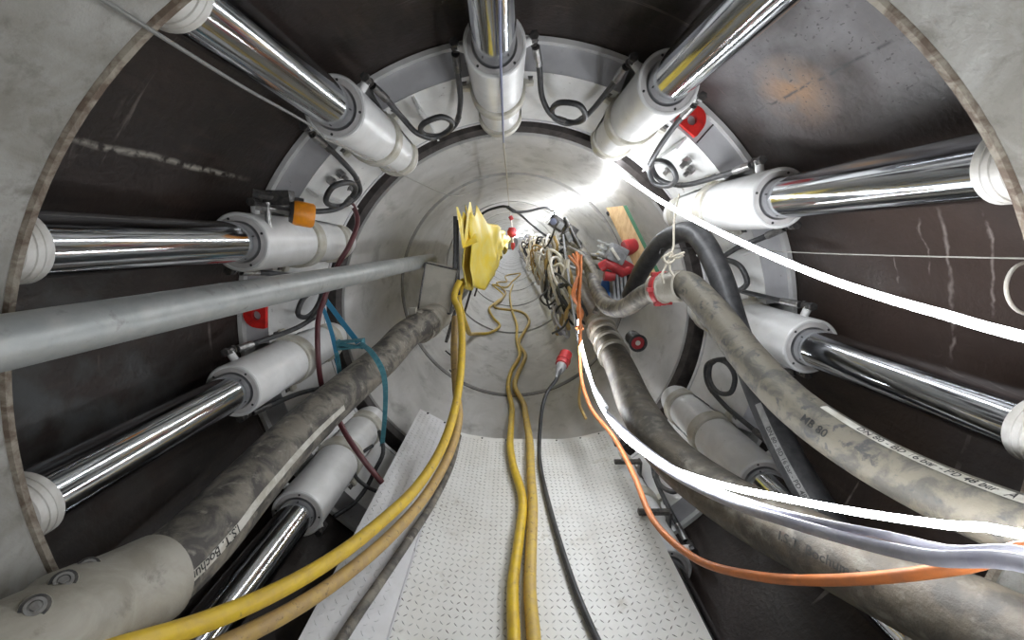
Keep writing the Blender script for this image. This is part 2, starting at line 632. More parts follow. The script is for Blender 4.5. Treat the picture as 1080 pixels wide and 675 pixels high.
def sector(mb, p0, p1, prof, n=10, mi=0):
    m = len(prof)
    vs = []
    for k in range(n + 1):
        ph = p0 + (p1 - p0) * k / n
        for r, yy in prof:
            vs.append(rp(ph, r, yy))
    fs = []
    for k in range(n):
        for j in range(m):
            j2 = (j + 1) % m
            fs.append([k * m + j, k * m + j2, (k + 1) * m + j2, (k + 1) * m + j])
    fs.append(list(range(m)))
    fs.append([n * m + j for j in range(m)][::-1])
    mb.add(vs, fs, mi)


for a, b in zip(ALL, ALL[1:]):
    mid = (a + b) / 2
    h = (a - b) / 2 - 5.3
    mb = MB()
    sector(mb, mid - h, mid + h, [(1.235, 2.02), (1.345, 2.02), (1.345, 2.045), (1.235, 2.045)])
    mb.build('flange_plate', M_ring, ring)
    mb = MB()
    sector(mb, mid - h + .3, mid + h - .3, [(1.232, 2.016), (1.255, 2.046), (1.185, 2.46), (1.155, 2.46)])
    mb.build('inner_panel', M_ringlight, ring)
    mb = MB()
    sector(mb, mid - h - .2, mid + h + .2, [(1.15, 2.462), (1.345, 2.462), (1.345, 2.49), (1.15, 2.49)])
    mb.build('back_plate', M_ring, ring)
    for s in (-1, 1):
        mb = MB()
        e = mid + s * (h - .4)
        sector(mb, e - .35, e + .35, [(1.255, 2.046), (1.345, 2.046), (1.345, 2.46), (1.185, 2.46)], 1)
        mb.build('side_web', M_ring, ring)

# ribs and bolts standing on the inner panels where the photo shows them
for mid in (140.2, 48.4, 18.6, 109.6):
    mb = MB()
    dphi = 3.0
    sector(mb, mid + dphi - .25, mid + dphi + .25, [(1.17, 2.035), (1.24, 2.025), (1.17, 2.44), (1.12, 2.44)], 1)
    mb.build('rib', M_ringlight, ring)
    if mid in (140.2, 48.4):
        mb = MB()
        for dp, yy in ((-1.2, 2.10), (-3.6, 2.14), (-1.2, 2.32)):
            mb = MB()
            c = rp(mid + dp, 1.2, yy)
            o_ = rp(mid + dp, 1.15, yy)
            mb.rod(c, o_, .012, 8)
            mb.rod(c, c.lerp(o_, .5), .022, 6)
            mb.build('bolt', M_steel, ring)
# weld seams on the flange
for ph in (134.0, 49.0):
    c0, c1 = rp(ph, 1.24, 2.018), rp(ph, 1.343, 2.018)
    MB().rod(c0, c1, .0035, 6).build('seam', M_blackm, ring)


def lug(phi, tilt=0, r0=1.275):
    R_ = rp(phi, 1, 1.94) - rp(phi, 0, 1.94)
    T_ = Vector((-R_.z, 0, R_.x))
    # D-shaped eye plate with a hole, standing off the flange
    if tilt:
        q = Matrix.Rotation(rad(tilt), 3, 'Y')
        R_ = q @ R_
        T_ = q @ T_
    out = [(-.062, -.045)]
    for k in range(13):
        w = PI - PI * k / 12
        out.append((.062 * math.cos(w), .0 + .062 * math.sin(w)))
    out.append((.062, -.045))
    hole = [(.024 * math.cos(w), .005 + .024 * math.sin(w)) for w in [2 * PI * k / 16 for k in range(16)]]
    base = rp(phi, r0, 2.01)
    mb = MB()
    th = .022
    n = 48
    # ring mesh between hole and outline by angle
    def ray(w):
        dx, dy = math.cos(w), math.sin(w)
        best = 1e9
        for i in range(len(out)):
            x1, y1 = out[i]
            x2, y2 = out[(i + 1) % len(out)]
            den = dx * (y2 - y1) - dy * (x2 - x1)
            if abs(den) < 1e-12:
                continue
            t = (x1 * (y2 - y1) - y1 * (x2 - x1)) / den
            u = (x1 * dy - y1 * dx) / den
            if t > 0 and -1e-6 <= u <= 1 + 1e-6:
                best = min(best, t)
        return dx * best, dy * best
    vs = []
    for sgn in (-1, 1):
        for k in range(n):
            w = 2 * PI * k / n
            x, y_ = ray(w)
            vs.append(base + T_ * x + R_ * y_ + Vector((0, sgn * th / 2 - .01, 0)))
            vs.append(base + T_ * .022 * math.cos(w) + R_ * .022 * math.sin(w) + Vector((0, sgn * th / 2 - .01, 0)))
    fs = []
    for k in range(n):
        k2 = (k + 1) % n
        a, b, c, d = 2 * k, 2 * k + 1, 2 * k2 + 1, 2 * k2
        fs.append([a, b, c, d])
        fs.append([a + 2 * n, d + 2 * n, c + 2 * n, b + 2 * n])
        fs.append([a, d, d + 2 * n, a + 2 * n])
        fs.append([b, b + 2 * n, c + 2 * n, c])
    mb.add(vs, fs)
    o = mb.build('lifting_lug', M_red, ring)
    o['label'] = 'red painted lifting eye'
    return o


lug(173.6, 0)
lug(53.0, 0, 1.285)

# ================================================================== HYDRAULIC JACKS
jack = empty('hydraulic_jack', (0, 0, 0))
mb = MB()
mb.lathe((0, 0, 0), AX, [(-.76, 0), (-.76, .076), (.05, .076), (.05, 0)], 40)
mb.build('piston_rod', M_chrome, jack)
mb = MB()
mb.lathe((0, 0, 0), AX, [(-.795, 0), (-.795, .070), (-.788, .077), (-.772, .078), (-.771, .081), (-.758, .081), (-.757, .083), (-.742, .083), (-.738, .080), (-.735, .077), (-.735, 0)], 40)
capo = mb.build('thrust_cap', M_cap, jack)
mb = MB()
mb.lathe((0, 0, 0), AX, [(-.7975, 0), (-.7975, .064), (-.7945, .0655)], 32)
mb.build('cap_face', M_pink, capo)
mb = MB()
mb.lathe((0, 0, 0), AX, [(.004, .1), (0, .103), (.0, .110), (.005, .114), (.45, .114), (.455, .107), (.86, .107), (.865, .100), (.96, .100), (1.0, .088), (1.015, .06), (1.015, 0)], 48)
mb.build('barrel', M_white, jack)
mb = MB()
mb.lathe((0, 0, 0), AX, [(.05, .077), (.012, .077), (.004, .082), (.004, .105), (.02, .105)], 48)
gl = mb.build('gland_ring', M_gland, jack)
for k in range(4):
    w = rad(45 + 90 * k)
    p = Vector((math.cos(w) * .094, .0025, math.sin(w) * .094))
    MB().rod(p, p + Vector((0, .004, 0)), .005, 8).build('bolt_hole', M_ink, gl)
for y0, y1, R in ((.42, .495, .128), (.79, .86, .123)):
    mb = MB()
    mb.lathe((0, 0, 0), AX, [(y0, .106), (y0, R - .004), (y0 + .004, R), (y1 - .004, R), (y1, R - .004), (y1, .106)], 48)
    ym = (y0 + y1) / 2
    for s in (-1, 1):
        mb.box((s * (R + .012), ym, .03), (.05, .045, .05), bev=.004)
        mb.box((s * (R + .02), ym + .01, .055), (.055, .09, .014), bev=.002)
    cb = mb.build('clamp_band', M_white2, jack)
    for s in (-1, 1):
        mb = MB()
        mb.rod((s * (R + .026), ym, .02), (s * (R + .026), ym, .095), .009, 8)
        mb.rod((s * (R + .026), ym, .062), (s * (R + .026), ym, .078), .017, 6)
        mb.rod((s * (R + .022), ym - .05, .03), (s * (R + .026), ym, .03), .014, 6)
        mb.build('clamp_bolt', M_blackm, cb)
for s in (-1, 1):
    mb = MB()
    mb.rod((s * .105, .10, .03), (s * .142, .10, .045), .016, 12)
    mb.build('port_boss', M_white, jack)
    mb = MB()
    mb.rod((s * .136, .10, .043), (s * .156, .10, .05), .018, 6)
    mb.rod((s * .150, .075, .048), (s * .150, .135, .048), .014, 8)
    mb.rod((s * .150, .07, .048), (s * .150, .088, .048), .018, 6)
    mb.rod((s * .150, .118, .048), (s * .150, .136, .048), .018, 6)
    mb.build('port_fitting', M_blackm, jack)

JL = {
    'T': 'topmost hydraulic jack, chrome rod with a grey-blue cord hanging in front of it',
    'UR': 'hydraulic jack beside the upper red lug, chrome rod reaching the top edge',
    'R': 'brightly lit hydraulic jack whose chrome rod ends in a stepped white cap at upper right',
    'LR': 'hydraulic jack below the upper light strip, its chrome rod running out at the right edge',
    'BR': 'shaded hydraulic jack between the two big muddy hoses at lower right',
    'BR2': 'hydraulic jack half hidden under the right edge of the walkway plate',
    'L': 'horizontal hydraulic jack under the orange gauge, just above the galvanised pipe',
    'UL': 'upper left hydraulic jack with a wire crossing under its thick chrome rod',
    'LL': 'hydraulic jack below the galvanised pipe and the round red lug',
    'BL': 'lowest left hydraulic jack between the big muddy hose and the white side plate',
}
first = True
JG = 'hydraulic jacks round the steel ring'
for k in ('T', 'UR', 'R', 'LR', 'BR', 'BR2', 'L', 'UL', 'LL', 'BL'):
    j = jack if first else dup(jack)
    first = False
    ph = ANG[k]
    j.location = (CX + 1.19 * math.cos(rad(ph)), 1.64, CZ + 1.19 * math.sin(rad(ph)))
    j.rotation_euler = (0, rad(90 - ph), 0)
    tag(j, JL[k], 'jack', JG)

# ================================================================== LOOP HOSES BETWEEN JACKS
ctrl_a = [(7.0, 1.23, 1.77), (7.6, 1.20, 1.83), (8.2, 1.15, 1.95), (9.2, 1.10, 2.1), (12, 1.08, 2.2), (16, 1.08, 2.18), (18, 1.08, 2.06),
          (16, 1.085, 1.96), (12.5, 1.09, 1.97), (10.3, 1.10, 2.07), (10.8, 1.10, 2.19), (14, 1.10, 2.28), (18, 1.11, 2.24), (21, 1.15, 2.08), (22.2, 1.20, 1.9), (22.8, 1.23, 1.77)]
ctrl_b = [(7.0, 1.23, 1.77), (8.0, 1.19, 1.86), (9.5, 1.12, 2.0), (13, 1.085, 2.12), (17.5, 1.08, 2.12), (19.5, 1.08, 2.0),
          (17, 1.09, 1.90), (13.5, 1.095, 1.93), (12, 1.10, 2.05), (13.5, 1.10, 2.2), (17, 1.11, 2.27), (20, 1.13, 2.16), (22, 1.19, 1.95), (22.8, 1.23, 1.77)]
ctrl_c = [(7.0, 1.23, 1.77), (7.4, 1.19, 1.9), (9.0, 1.11, 2.08), (11.5, 1.08, 2.22), (15.5, 1.07, 2.28), (18, 1.08, 2.18), (16.5, 1.09, 2.06), (13, 1.10, 2.04),
          (10.8, 1.11, 2.14), (12, 1.12, 2.28), (16, 1.12, 2.34), (20, 1.13, 2.22), (22.3, 1.19, 1.95), (22.8, 1.23, 1.77)]


def loop_master(ctrl, scale):
    e = empty('hydraulic_hose')
    pts = [Vector((r * math.cos(rad(90 - a * scale)), y_, r * math.sin(rad(90 - a * scale)))) for a, r, y_ in ctrl]
    d = spline(pts, .015)
    MB().tube(d, .0125, 12).build('hose_body', M_black, e)
    for i, j_ in ((0, 6), (-1, -7)):
        mb = MB()
        q = d[i:j_] if i == 0 else d[j_:]
        mb.tube(q, .0165, 10)
        mb.build('crimp_sleeve', M_steel if ctrl is not ctrl_a else M_blackm, e)
    for q_ in (len(d) // 4, len(d) * 3 // 4):
        MB().tube([d[q_ - 1], d[q_ + 1]], .0145, 10).build('cable_tie', M_blackm, e)
    return e


LH = [('UL', 'T', ctrl_a, 'black hydraulic hose looped between the topmost jack and the upper left one'),
      ('T', 'UR', ctrl_b, 'black hydraulic hose looped just right of the topmost jack'),
      ('UR', 'R', ctrl_c, 'black hydraulic hose looped beside the upper red lug'),
      ('R', 'LR', ctrl_b, 'black hydraulic hose hanging in a loop under the upper light strip'),
      ('LR', 'BR', ctrl_a, 'black hydraulic hose loop behind the pale muddy hose on the right'),
      ('BR', 'BR2', ctrl_b, 'black hydraulic hose loop low beside the walkway plate on the right'),
      ('BL', 'LL', ctrl_a, 'black hydraulic hose loop between the two lowest left jacks'),
      ('LL', 'L', ctrl_c, 'black hydraulic hose loop behind the galvanised pipe, over the round red lug'),
      ('L', 'UL', ctrl_b, 'black hydraulic hose loop beside the orange gauge')]
for a, b, ctr, lab in LH:
    pa, pb = ANG[a], ANG[b]
    if pa < pb:
        pa += 360
    e = loop_master(ctr, (pa - pb) / 29.8)
    e.location = (CX, 0, CZ)
    e.rotation_euler = (0, rad(90 - pa), 0)
    tag(e, lab, 'hose', 'black loop hoses between the jacks')

# orange gauge between the left and upper left jacks
g = empty('pressure_gauge', P(298, 222, 1.74))
tag(g, 'orange round gauge with a black back above the left jack', 'gauge')
gd = (P(322, 226, 1.80) - P(300, 222, 1.76)).normalized()
mb = MB()
mb.lathe(P(309, 224, 1.75) - g.location, gd, [(0, 0), (0, .046), (.012, .050), (.07, .050), (.078, .044), (.078, 0)], 32)
mb.build('orange_housing', M_orangep, g)
mb = MB()
mb.lathe(P(309, 224, 1.75) - g.location, gd, [(-.012, 0), (-.012, .040), (.001, .046), (.001, 0)], 32)
mb.build('back_cover', M_black, g)
mb = MB()
A0 = P(309, 224, 1.75) - g.location
mb.rod(A0 - gd * .06, A0, .017, 6)
mb.rod(A0 - gd * .10, A0 - gd * .05, .012, 10)
mb.rod(A0 - gd * .09 + Vector((0, 0, .02)), A0 - gd * .09 - Vector((0, 0, .075)), .012, 10)
mb.rod(A0 - gd * .13, A0 - gd * .09, .018, 6)
mb.build('stem_fitting', M_steel, g)
mb = MB()
mb.box(A0 - gd * .07 + Vector((0, .05, .045)), (.11, .05, .06), bev=.006)
mb.rod(A0 - gd * .16 + Vector((0, .05, .045)), A0 + gd * .02 + Vector((0, .05, .045)), .018, 8)
mb.build('valve_block', M_blackm, g)

# ================================================================== WALKWAY PLATES
plate = empty('walkway_plate', (0, 1.8, -1.41))
tag(plate, 'white checker plate walkway running along the middle of the floor', 'walkway')
PF = [(-.43, -1.335), (-.30, -1.375), (-.12, -1.405), (.10, -1.412), (.38, -1.412), (.52, -1.39), (.69, -1.345)]


def prof_at(PFx, u):
    for (x0, z0), (x1, z1) in zip(PFx, PFx[1:]):
        if u <= x1:
            f = (u - x0) / (x1 - x0)
            return Vector((x0 + (x1 - x0) * f, 0, z0 + (z1 - z0) * f)), Vector((x1 - x0, 0, z1 - z0)).normalized()
    (x0, z0), (x1, z1) = PFx[-2:]
    return Vector((x1, 0, z1)), Vector((x1 - x0, 0, z1 - z0)).normalized()


def sheet(PFx, y0, y1, th, org):
    mb = MB()
    N_ = 28
    top = []
    for i in range(N_ + 1):
        u = PFx[0][0] + (PFx[-1][0] - PFx[0][0]) * i / N_
        top.append(prof_at(PFx, u)[0])
    vs = []
    for yy in (y0, y1):
        for p in top:
            vs.append(Vector((p.x, yy, p.z)) - org)
        for p in top:
            vs.append(Vector((p.x, yy, p.z - th)) - org)
    n = N_ + 1
    fs = []
    for i in range(N_):
        fs.append([i, i + 1, 2 * n + i + 1, 2 * n + i])
        fs.append([n + i, 3 * n + i, 3 * n + i + 1, n + i + 1])
        fs.append([i, n + i, n + i + 1, i + 1])
        fs.append([2 * n + i, 2 * n + i + 1, 3 * n + i + 1, 3 * n + i])
    fs.append([0, 2 * n, 3 * n, n])
    fs.append([n - 1, 2 * n - 1, 4 * n - 1, 3 * n - 1])
    mb.add(vs, fs)
    return mb


def treads(PFx, y0, y1, org, pitch=.031, marg=.02):
    mb = MB()
    i = 0
    x = PFx[0][0] + marg
    while x < PFx[-1][0] - marg:
        yy = y0 + marg
        j = 0
        while yy < y1 - marg:
            s = 1 if (i + j) % 2 else -1
            c, t = prof_at(PFx, x)
            nrm = Vector((-t.z, 0, t.x))
            if nrm.z < 0:
                nrm = -nrm
            c = Vector((c.x, yy, c.z)) - org
            w = rad(45) * s
            d = t * math.cos(w) + Vector((0, 1, 0)) * math.sin(w)
            e = t * -math.sin(w) + Vector((0, 1, 0)) * math.cos(w)
            L_, W_, H_ = .0112, .0028, .0018
            vs = [c - d * L_, c + e * W_, c + d * L_, c - e * W_, c - d * L_ * .5 + nrm * H_, c + d * L_ * .5 + nrm * H_]
            mb.add(vs, [[0, 4, 1], [1, 4, 5], [1, 5, 2], [2, 5, 3], [3, 5, 4], [3, 4, 0]])
            yy += pitch
            j += 1
        x += pitch * .84
        i += 1
    return mb


o = sheet(PF, .87, 2.78, .006, plate.location).build('plate_sheet', M_plate, plate)
treads(PF, .9, 2.76, plate.location).build('tread_pattern', M_tread, plate, smooth=False)
mb = MB()
for yy in (1.05, 1.75, 2.60):
    mb.box(Vector((.13, yy, -1.46)) - plate.location, (.8, .06, .07), bev=.004)
    for xx in (-.2, .42):
        zb = CZ - math.sqrt(1.37 ** 2 - (abs(xx) - CX) ** 2) + .02
        mb.box(Vector((xx, yy, (zb - 1.46) / 2)) - plate.location, (.06, .06, -1.46 - zb), bev=.004)
mb.build('support_frame', M_blackm, plate)
mb = MB()
for xx in (-.36, -.2, -.03, .16, .33, .5, .63):
    c, t = prof_at(PF, xx)
    c = Vector((c.x, 2.755, c.z)) - plate.location
    mb.rod(c + Vector((0, 0, -.002)), c + Vector((0, 0, .004)), .006, 8)
mb.build('screw', M_ink, plate)

splate = empty('side_plate', (-.5, 1.8, -1.25))
tag(splate, 'narrow white side plate tilted up along the left of the walkway', 'plate')
PS = [(-.632, -1.172), (-.50, -1.245), (-.41, -1.305)]
sheet(PS, .87, 2.76, .006, splate.location).build('plate_sheet', M_sideplate, splate)
treads(PS, .9, 2.74, splate.location).build('tread_pattern', M_sideplate, splate, smooth=False)
mb = MB()
mb.box(Vector((-.411, 1.81, -1.313)) - splate.location, (.005, 1.88, .02))
mb.box(Vector((-.62, 1.81, -1.20)) - splate.location, (.006, 1.88, .04))
mb.build('folded_edge', M_ring, splate)
mb = MB()
c = Vector((-.575, 2.74, -1.198)) - splate.location
mb.rod(c, c + Vector((0, 0, .006)), .007, 8)
c = Vector((-.46, 2.74, -1.268)) - splate.location
mb.rod(c, c + Vector((0, 0, .006)), .007, 8)
mb.build('screw', M_ink, splate)

# right hand support brackets below the plate edge
for (px, py, Y, lab) in ((662, 487, 2.3, 'small dark steel bracket at the plate edge nearest the tunnel mouth'), (690, 540, 1.85, 'small dark steel bracket halfway down the right plate edge')):
    c = P(px, py, Y)
    e = empty('edge_bracket', c)
    tag(e, lab, 'bracket', 'brackets along the right plate edge')
    MB().box((0, 0, 0), (.16, .03, .02), bev=.003).box((.075, 0, -.05), (.012, .05, .12), bev=.002).build('bracket_arm', M_blackm, e)
    mb = MB()
    mb.rod((-.03, 0, .0), (-.03, 0, .028), .011, 6)
    mb.build('bolt', M_steel, e)

# ================================================================== BIG PIPES AND MUD HOSES
gp = empty('galvanised_pipe', P(0, 362, .72))
tag(gp, 'grey galvanised steel pipe crossing from the left edge into the tunnel', 'pipe')
A, B = P(0, 362, .72), P(455, 274, 3.55)
A = A + (A - B).normalized() * .32
MB().rod(A - gp.location, B - gp.location, .0505, 40).build('pipe_body', M_galv, gp)

# left mud hose
lm = empty('mud_hose', P(340, 430, 1.9))
tag(lm, 'thick muddy grey slurry hose on the left with a bolted elbow coupling', 'hose')
O_ = lm.location
cl = [(452, 340, 2.95), (430, 352, 2.75), (405, 378, 2.45), (370, 408, 2.12), (320, 452, 1.72), (262, 513, 1.32), (218, 562, 1.09), (182, 596, .965), (150, 622, .875)]
pts = [p - O_ for p in spline(PP(cl), .03)]
RL = .097
MB().tube(pts, RL, 32).build('hose_body', M_mud, lm)
wpts = [p + O_ for p in pts]      # absolute for ribbons
Sl = lengths(wpts)


def rel(o, org):
    for v in o.data.vertices:
        v.co = v.co - org
    return o


tl, AL = find(wpts, Sl, RL, 254, 556)
rb = rel(ribbon('label_strip', wpts, Sl[-1] * .52, Sl[-1] - .01, AL, RL, .027, M_strip, lm), O_)
t_ = hose_text('print', 'I.S.T. Bochum DN 1', wpts, tl, AL, RL, .036, M_ink, rb, flip=False)
rel(t_, O_)
# coupling with bolts
cp = PP([(163, 611, .905), (134, 627, .84), (92, 649, .76), (15, 690, .63), (-70, 740, .54), Vector((-.76, .0, -.76)), Vector((-.78, -.8, -.78))])
cpts = [p - O_ for p in spline(cp, .02)]
n = len(cpts)
rads = []
for i in range(n):
    f = i / (n - 1)
    if f < .09:
        r_ = .108
    elif f < .12:
        r_ = .112
    elif f < .18:
        r_ = .100
    else:
        r_ = .099 + .004 * math.sin((f - .18) / .82 * PI)
    rads.append(r_)
co = MB().tube(cpts, rads, 40).build('elbow_coupling', M_coupl, lm)
Sc = lengths([p + O_ for p in cpts])
cw = [p + O_ for p in cpts]
for k in range(3):
    tgt = ((93, 593), (67, 616), (38, 640))[k]
    best = None
    for i_ in range(10, 90):
        for a_ in [x * .04 for x in range(5, 45)]:
            q_ = surf(cw, Sc, Sc[-1] * i_ / 100, a_, .100)
            l_ = RM.transposed() @ q_
            ex, ey = 540 + F * l_.x / -l_.z - tgt[0], 337.5 - F * l_.y / -l_.z - tgt[1]
            e_ = ex * ex + ey * ey
            if best is None or e_ < best[0]:
                best = (e_, q_, Sc[-1] * i_ / 100)
    c = best[1] - O_
    p, t = along(cw, Sc, best[2])
    nn = (c + O_ - p).normalized()
    face = (-(c + O_)).normalized()
    d = (nn * .35 + face * .9).normalized()
    MB().rod(c - d * .05, c + d * .004, .034, 20, r2=.021).build('bolt_boss', M_coupl, co)
    mb2 = MB()
    mb2.lathe(c + d * .004, d, [(0, .015), (.006, .015), (.006, .010), (.002, .009), (.002, 0)], 16)
    mb2.rod(c + d * .004, c + d * .012, .0075, 6)
    mb2.build('hex_bolt', M_steel, co)
    MB().lathe(c + d * .0035, d, [(0, .0205), (.0015, .0205), (.0015, .0155)], 20).build('bolt_shade_ring', M_blackm, co)  # thin dark ring, painted as the shade of a recess round the bolt
# far coupling of the left hose
f0, f1 = P(443, 345, 2.9), P(463, 332, 3.2)
d = f1 - f0
mb = MB()
mb.lathe(f0 - O_, d, [(-.02, .10), (-.02, .115), (.03, .115), (.035, .105), (.08, .105), (.085, .118), (.13, .118), (.135, .108), (d.length, .108), (d.length, 0)], 32)
mb.build('pipe_clamp', M_brown and M_coupl, lm)
mb = MB()
mb.box(f0 - O_ + Vector((-.04, -.02, .12)), (.05, .05, .05), bev=.006)
mb.build('clamp_latch', M_coupl, lm)

# right lower mud hose
rm = empty('mud_hose', P(705, 480, 1.6))
tag(rm, 'thickest muddy slurry hose, lower right, under the orange cable', 'hose')
O_ = rm.location
cr = [(636, 352, 3.1), (655, 390, 2.5), (673, 432, 2.0), (708, 482, 1.62), (775, 532, 1.30), (860, 576, 1.02), (950, 620, .83), (1045, 665, .68), (1130, 715, .58), Vector((.84, .0, -.78)), Vector((.84, -1.0, -.82))]
w = spline(PP(cr), .03)
MB().tube([p - O_ for p in w], [.093 - .010 * (i / (len(w) - 1)) ** 2 for i in range(len(w))], 32).build('hose_body', M_mud2, rm)
Sr = lengths(w)
tr_, AR = find(w, Sr, .093, 818, 563)
t_ = hose_text('print', 'I.S.T. Bochum DN', w, tr_, AR, .093, .034, M_ink, rm, flip=False)
rel(t_, O_)
mb = MB()
for f in (.012, .05, .09):
    p, t = along(w, Sr, Sr[-1] * f)
    mb.lathe(p - O_ - t * .02, t, [(0, .092), (0, .108), (.04, .108), (.04, .092)], 32)
mb.build('clamp_band', M_coupl, rm)
# rigid pipe beyond it
bp_ = empty('slurry_pipe', P(620, 322, 4.0))
tag(bp_, 'brown steel slurry pipe on the right running on down the tunnel', 'pipe')
a, b = P(637, 354, 3.12), P(612, 305, 4.6)
bo = b + (Vector((.52, 26, -.95)) - b)
w2 = [a, b, Vector((b.x - .0, 8, b.z)), Vector((b.x, 16, b.z)), Vector((b.x, 30, b.z))]
MB().tube([p - bp_.location for p in w2], .098, 28).build('pipe_body', M_brown, bp_)
for yy in (3.25, 5.9, 8.9, 11.9, 14.9):
    mb = MB()
    if yy < 4.5:
        p = a.lerp(b, .1)
        t = (b - a).normalized()
    else:
        p, t = Vector((b.x, yy, b.z)), Vector((0, 1, 0))
    mb.lathe(p - bp_.location - t * .05, t, [(0, .097), (0, .118), (.03, .122), (.07, .122), (.10, .118), (.10, .097)], 28)
    mb.build('pipe_coupling', M_coupl, bp_)

# right upper (pale) mud hose
ru = empty('mud_hose', P(722, 300, 2.0))
tag(ru, 'pale muddy hose with a red coupling and printed strip, sweeping to the right edge', 'hose')
O_ = ru.location
cu_ = [(706, 300, 2.08), (722, 300, 2.0), (752, 328, 1.80), (790, 378, 1.53), (838, 428, 1.30), (905, 475, 1.08), (985, 517, .90), (1070, 553, .75), (1140, 580, .65), Vector((.90, .0, -.45)), Vector((.92, -1.0, -.45))]
w = spline(PP(cu_), .025)
RU = .066
MB().tube([p - O_ for p in w], RU, 28).build('hose_body', M_mud3, ru)
Su = lengths(w)
tu, AU = find(w, Su, RU, 905, 452)
rb = rel(ribbon('label_strip', w, tu - .12, Su[-1] - .02, AU, RU, .026, M_strip, ru), O_)
t_ = hose_text('print', 'DN 80 - BD 16 bar - PD 48 bar', w, tu, AU, RU, .026, M_ink, rb)
rel(t_, O_)
ta, AA = find(w, Su, RU, 1062, 527)
t_ = hose_text('print', 'A', w, ta, AU, RU, .030, M_ink, rb)
rel(t_, O_)
t_ = hose_text('print', 'MB 80', w, Su[-1] * .30, .15, RU, .035, M_ink, ru)
rel(t_, O_)
# red coupling
p0, p1 = P(692, 305, 2.12), P(724, 301, 1.97)
d = (p1 - p0)
mb = MB()
mb.lathe(p0 - O_, d, [(-.01, .06), (-.01, .074), (.03, .078), (.055, .078), (.06, .07), (.10, .07), (.105, .076), (.15, .076), (.155, .066)], 32)
cc = mb.build('coupling', M_coupl, ru)
mb = MB()
mb.lathe(p0 - O_, d, [(.02, .078), (.022, .086), (.045, .086), (.047, .078)], 32)
for k in range(6):
    w_ = 2 * PI * k / 6
    dn, aa, bb = mb.frame(d)
    c = p0 - O_ + dn * .034 + (aa * math.cos(w_) + bb * math.sin(w_)) * .086
    mb.box(c, (.03, .03, .02), bev=.004)
ro = mb.build('red_lock_ring', M_redp, cc)
# tail hose from the coupling back into the tunnel
o, w = hose('tail_hose', [(700, 303, 2.1), (680, 311, 2.25), (658, 325, 2.5), (641, 323, 2.75), (630, 306, 3.15), (624, 288, 3.6), (615, 268, 4.2), (604, 254, 5.0), (596, 246, 6)], .056, M_mud, None, None, n=24)
rel(o, O_)
o.parent = ru
# cord that holds the coupling
rp_ = empty('hanging_rope', P(700, 290, 1.98))
tag(rp_, 'knotted pale cord holding up the red coupling', 'cord')
O2 = rp_.location
o = MB().tube([p - O2 for p in spline(PP([(716, 205, 2.25), (711, 235, 2.15), (710, 262, 2.05), (706, 272, 2.0)]), .02)], .005, 8).build('cord_line', M_rope, rp_)
mb = MB()
for q in ([(706, 268, 2.0), (700, 272, 1.97), (704, 278, 1.96), (711, 273, 1.98), (708, 266, 1.99), (702, 270, 2.0)], [(706, 272, 1.99), (712, 270, 1.97), (722, 266, 1.95)], [(706, 272, 1.99), (716, 272, 1.97), (721, 269, 1.96)],
          [(705, 274, 1.99), (700, 285, 1.96), (698, 290, 1.94), (700, 299, 1.93)], [(706, 275, 1.99), (707, 285, 1.95), (711, 292, 1.92)]):
    mb.tube([p - O2 for p in spline(PP(q), .01)], .0055, 8)
mb.build('knot', M_rope, rp_)

# dark hose behind
rd = empty('dark_hose', P(765, 290, 2.1))
tag(rd, 'dark rubber hose with a printed grey strip behind the pale muddy hose', 'hose')
O_ = rd.location
w = spline(PP([(664, 312, 2.7), (680, 280, 2.5), (703, 252, 2.3), (732, 246, 2.1), (757, 285, 1.92), (776, 345, 1.76), (797, 405, 1.62), (825, 468, 1.42), (860, 530, 1.24), (900, 590, 1.1)]), .025)
MB().tube([p - O_ for p in w], .052, 24).build('hose_body', M_black, rd)
Sd = lengths(w)
td, AD = find(w, Sd, .052, 811, 452)
rb = rel(ribbon('label_strip', w, td - .1, Sd[-1] * .97, AD, .052, .024, M_strip2, rd), O_)
t_ = hose_text('print', 'DN 80 - BD 16 bar - PD 48 bar', w, td, AD, .052, .023, M_ink, rb)
rel(t_, O_)

# ================================================================== WALKWAY HOSES AND CABLES


def on_plate(px, py, h=.026):
    """point where the view ray meets the walkway plate, raised by the hose radius"""
    d = RM @ Vector((px - 540, -(py - 337.5), -F))
    z = -1.40
    for _ in range(6):
        t = (z + h) / d.z
        x = d.x * t
        z = prof_at(PF, x)[0].z if x > PF[0][0] else PF[0][1]
    return d * t


def on_pipe(px, py, h=.026):
    q = wall_pt(px, py, 1.10 - h)
    return Vector((q[0] + CX, q[1], q[2] + CZ))


def floor_hose(name, far, near, r, m, label, cat, group=None, extra=None):
    fp = [on_pipe(x, y, r + .002) for x, y in far]
    np_ = [on_plate(x, y, r + .003) for x, y in near]
    pts = fp + [fp[-1].lerp(np_[0], .4) + Vector((0, 0, .015)), fp[-1].lerp(np_[0], .75) + Vector((0, 0, .02))] + np_
    x_ = pts[-1].x
    pts += [Vector((x_, .83, -1.378)), Vector((x_, .35, -1.47)), Vector((x_, -.4, -1.56)), Vector((x_, -1.3, -1.56))]
    o = MB().tube(spline(pts, .02), r, 16).build(name, m)
    tag(o, label, cat, group)
    return o


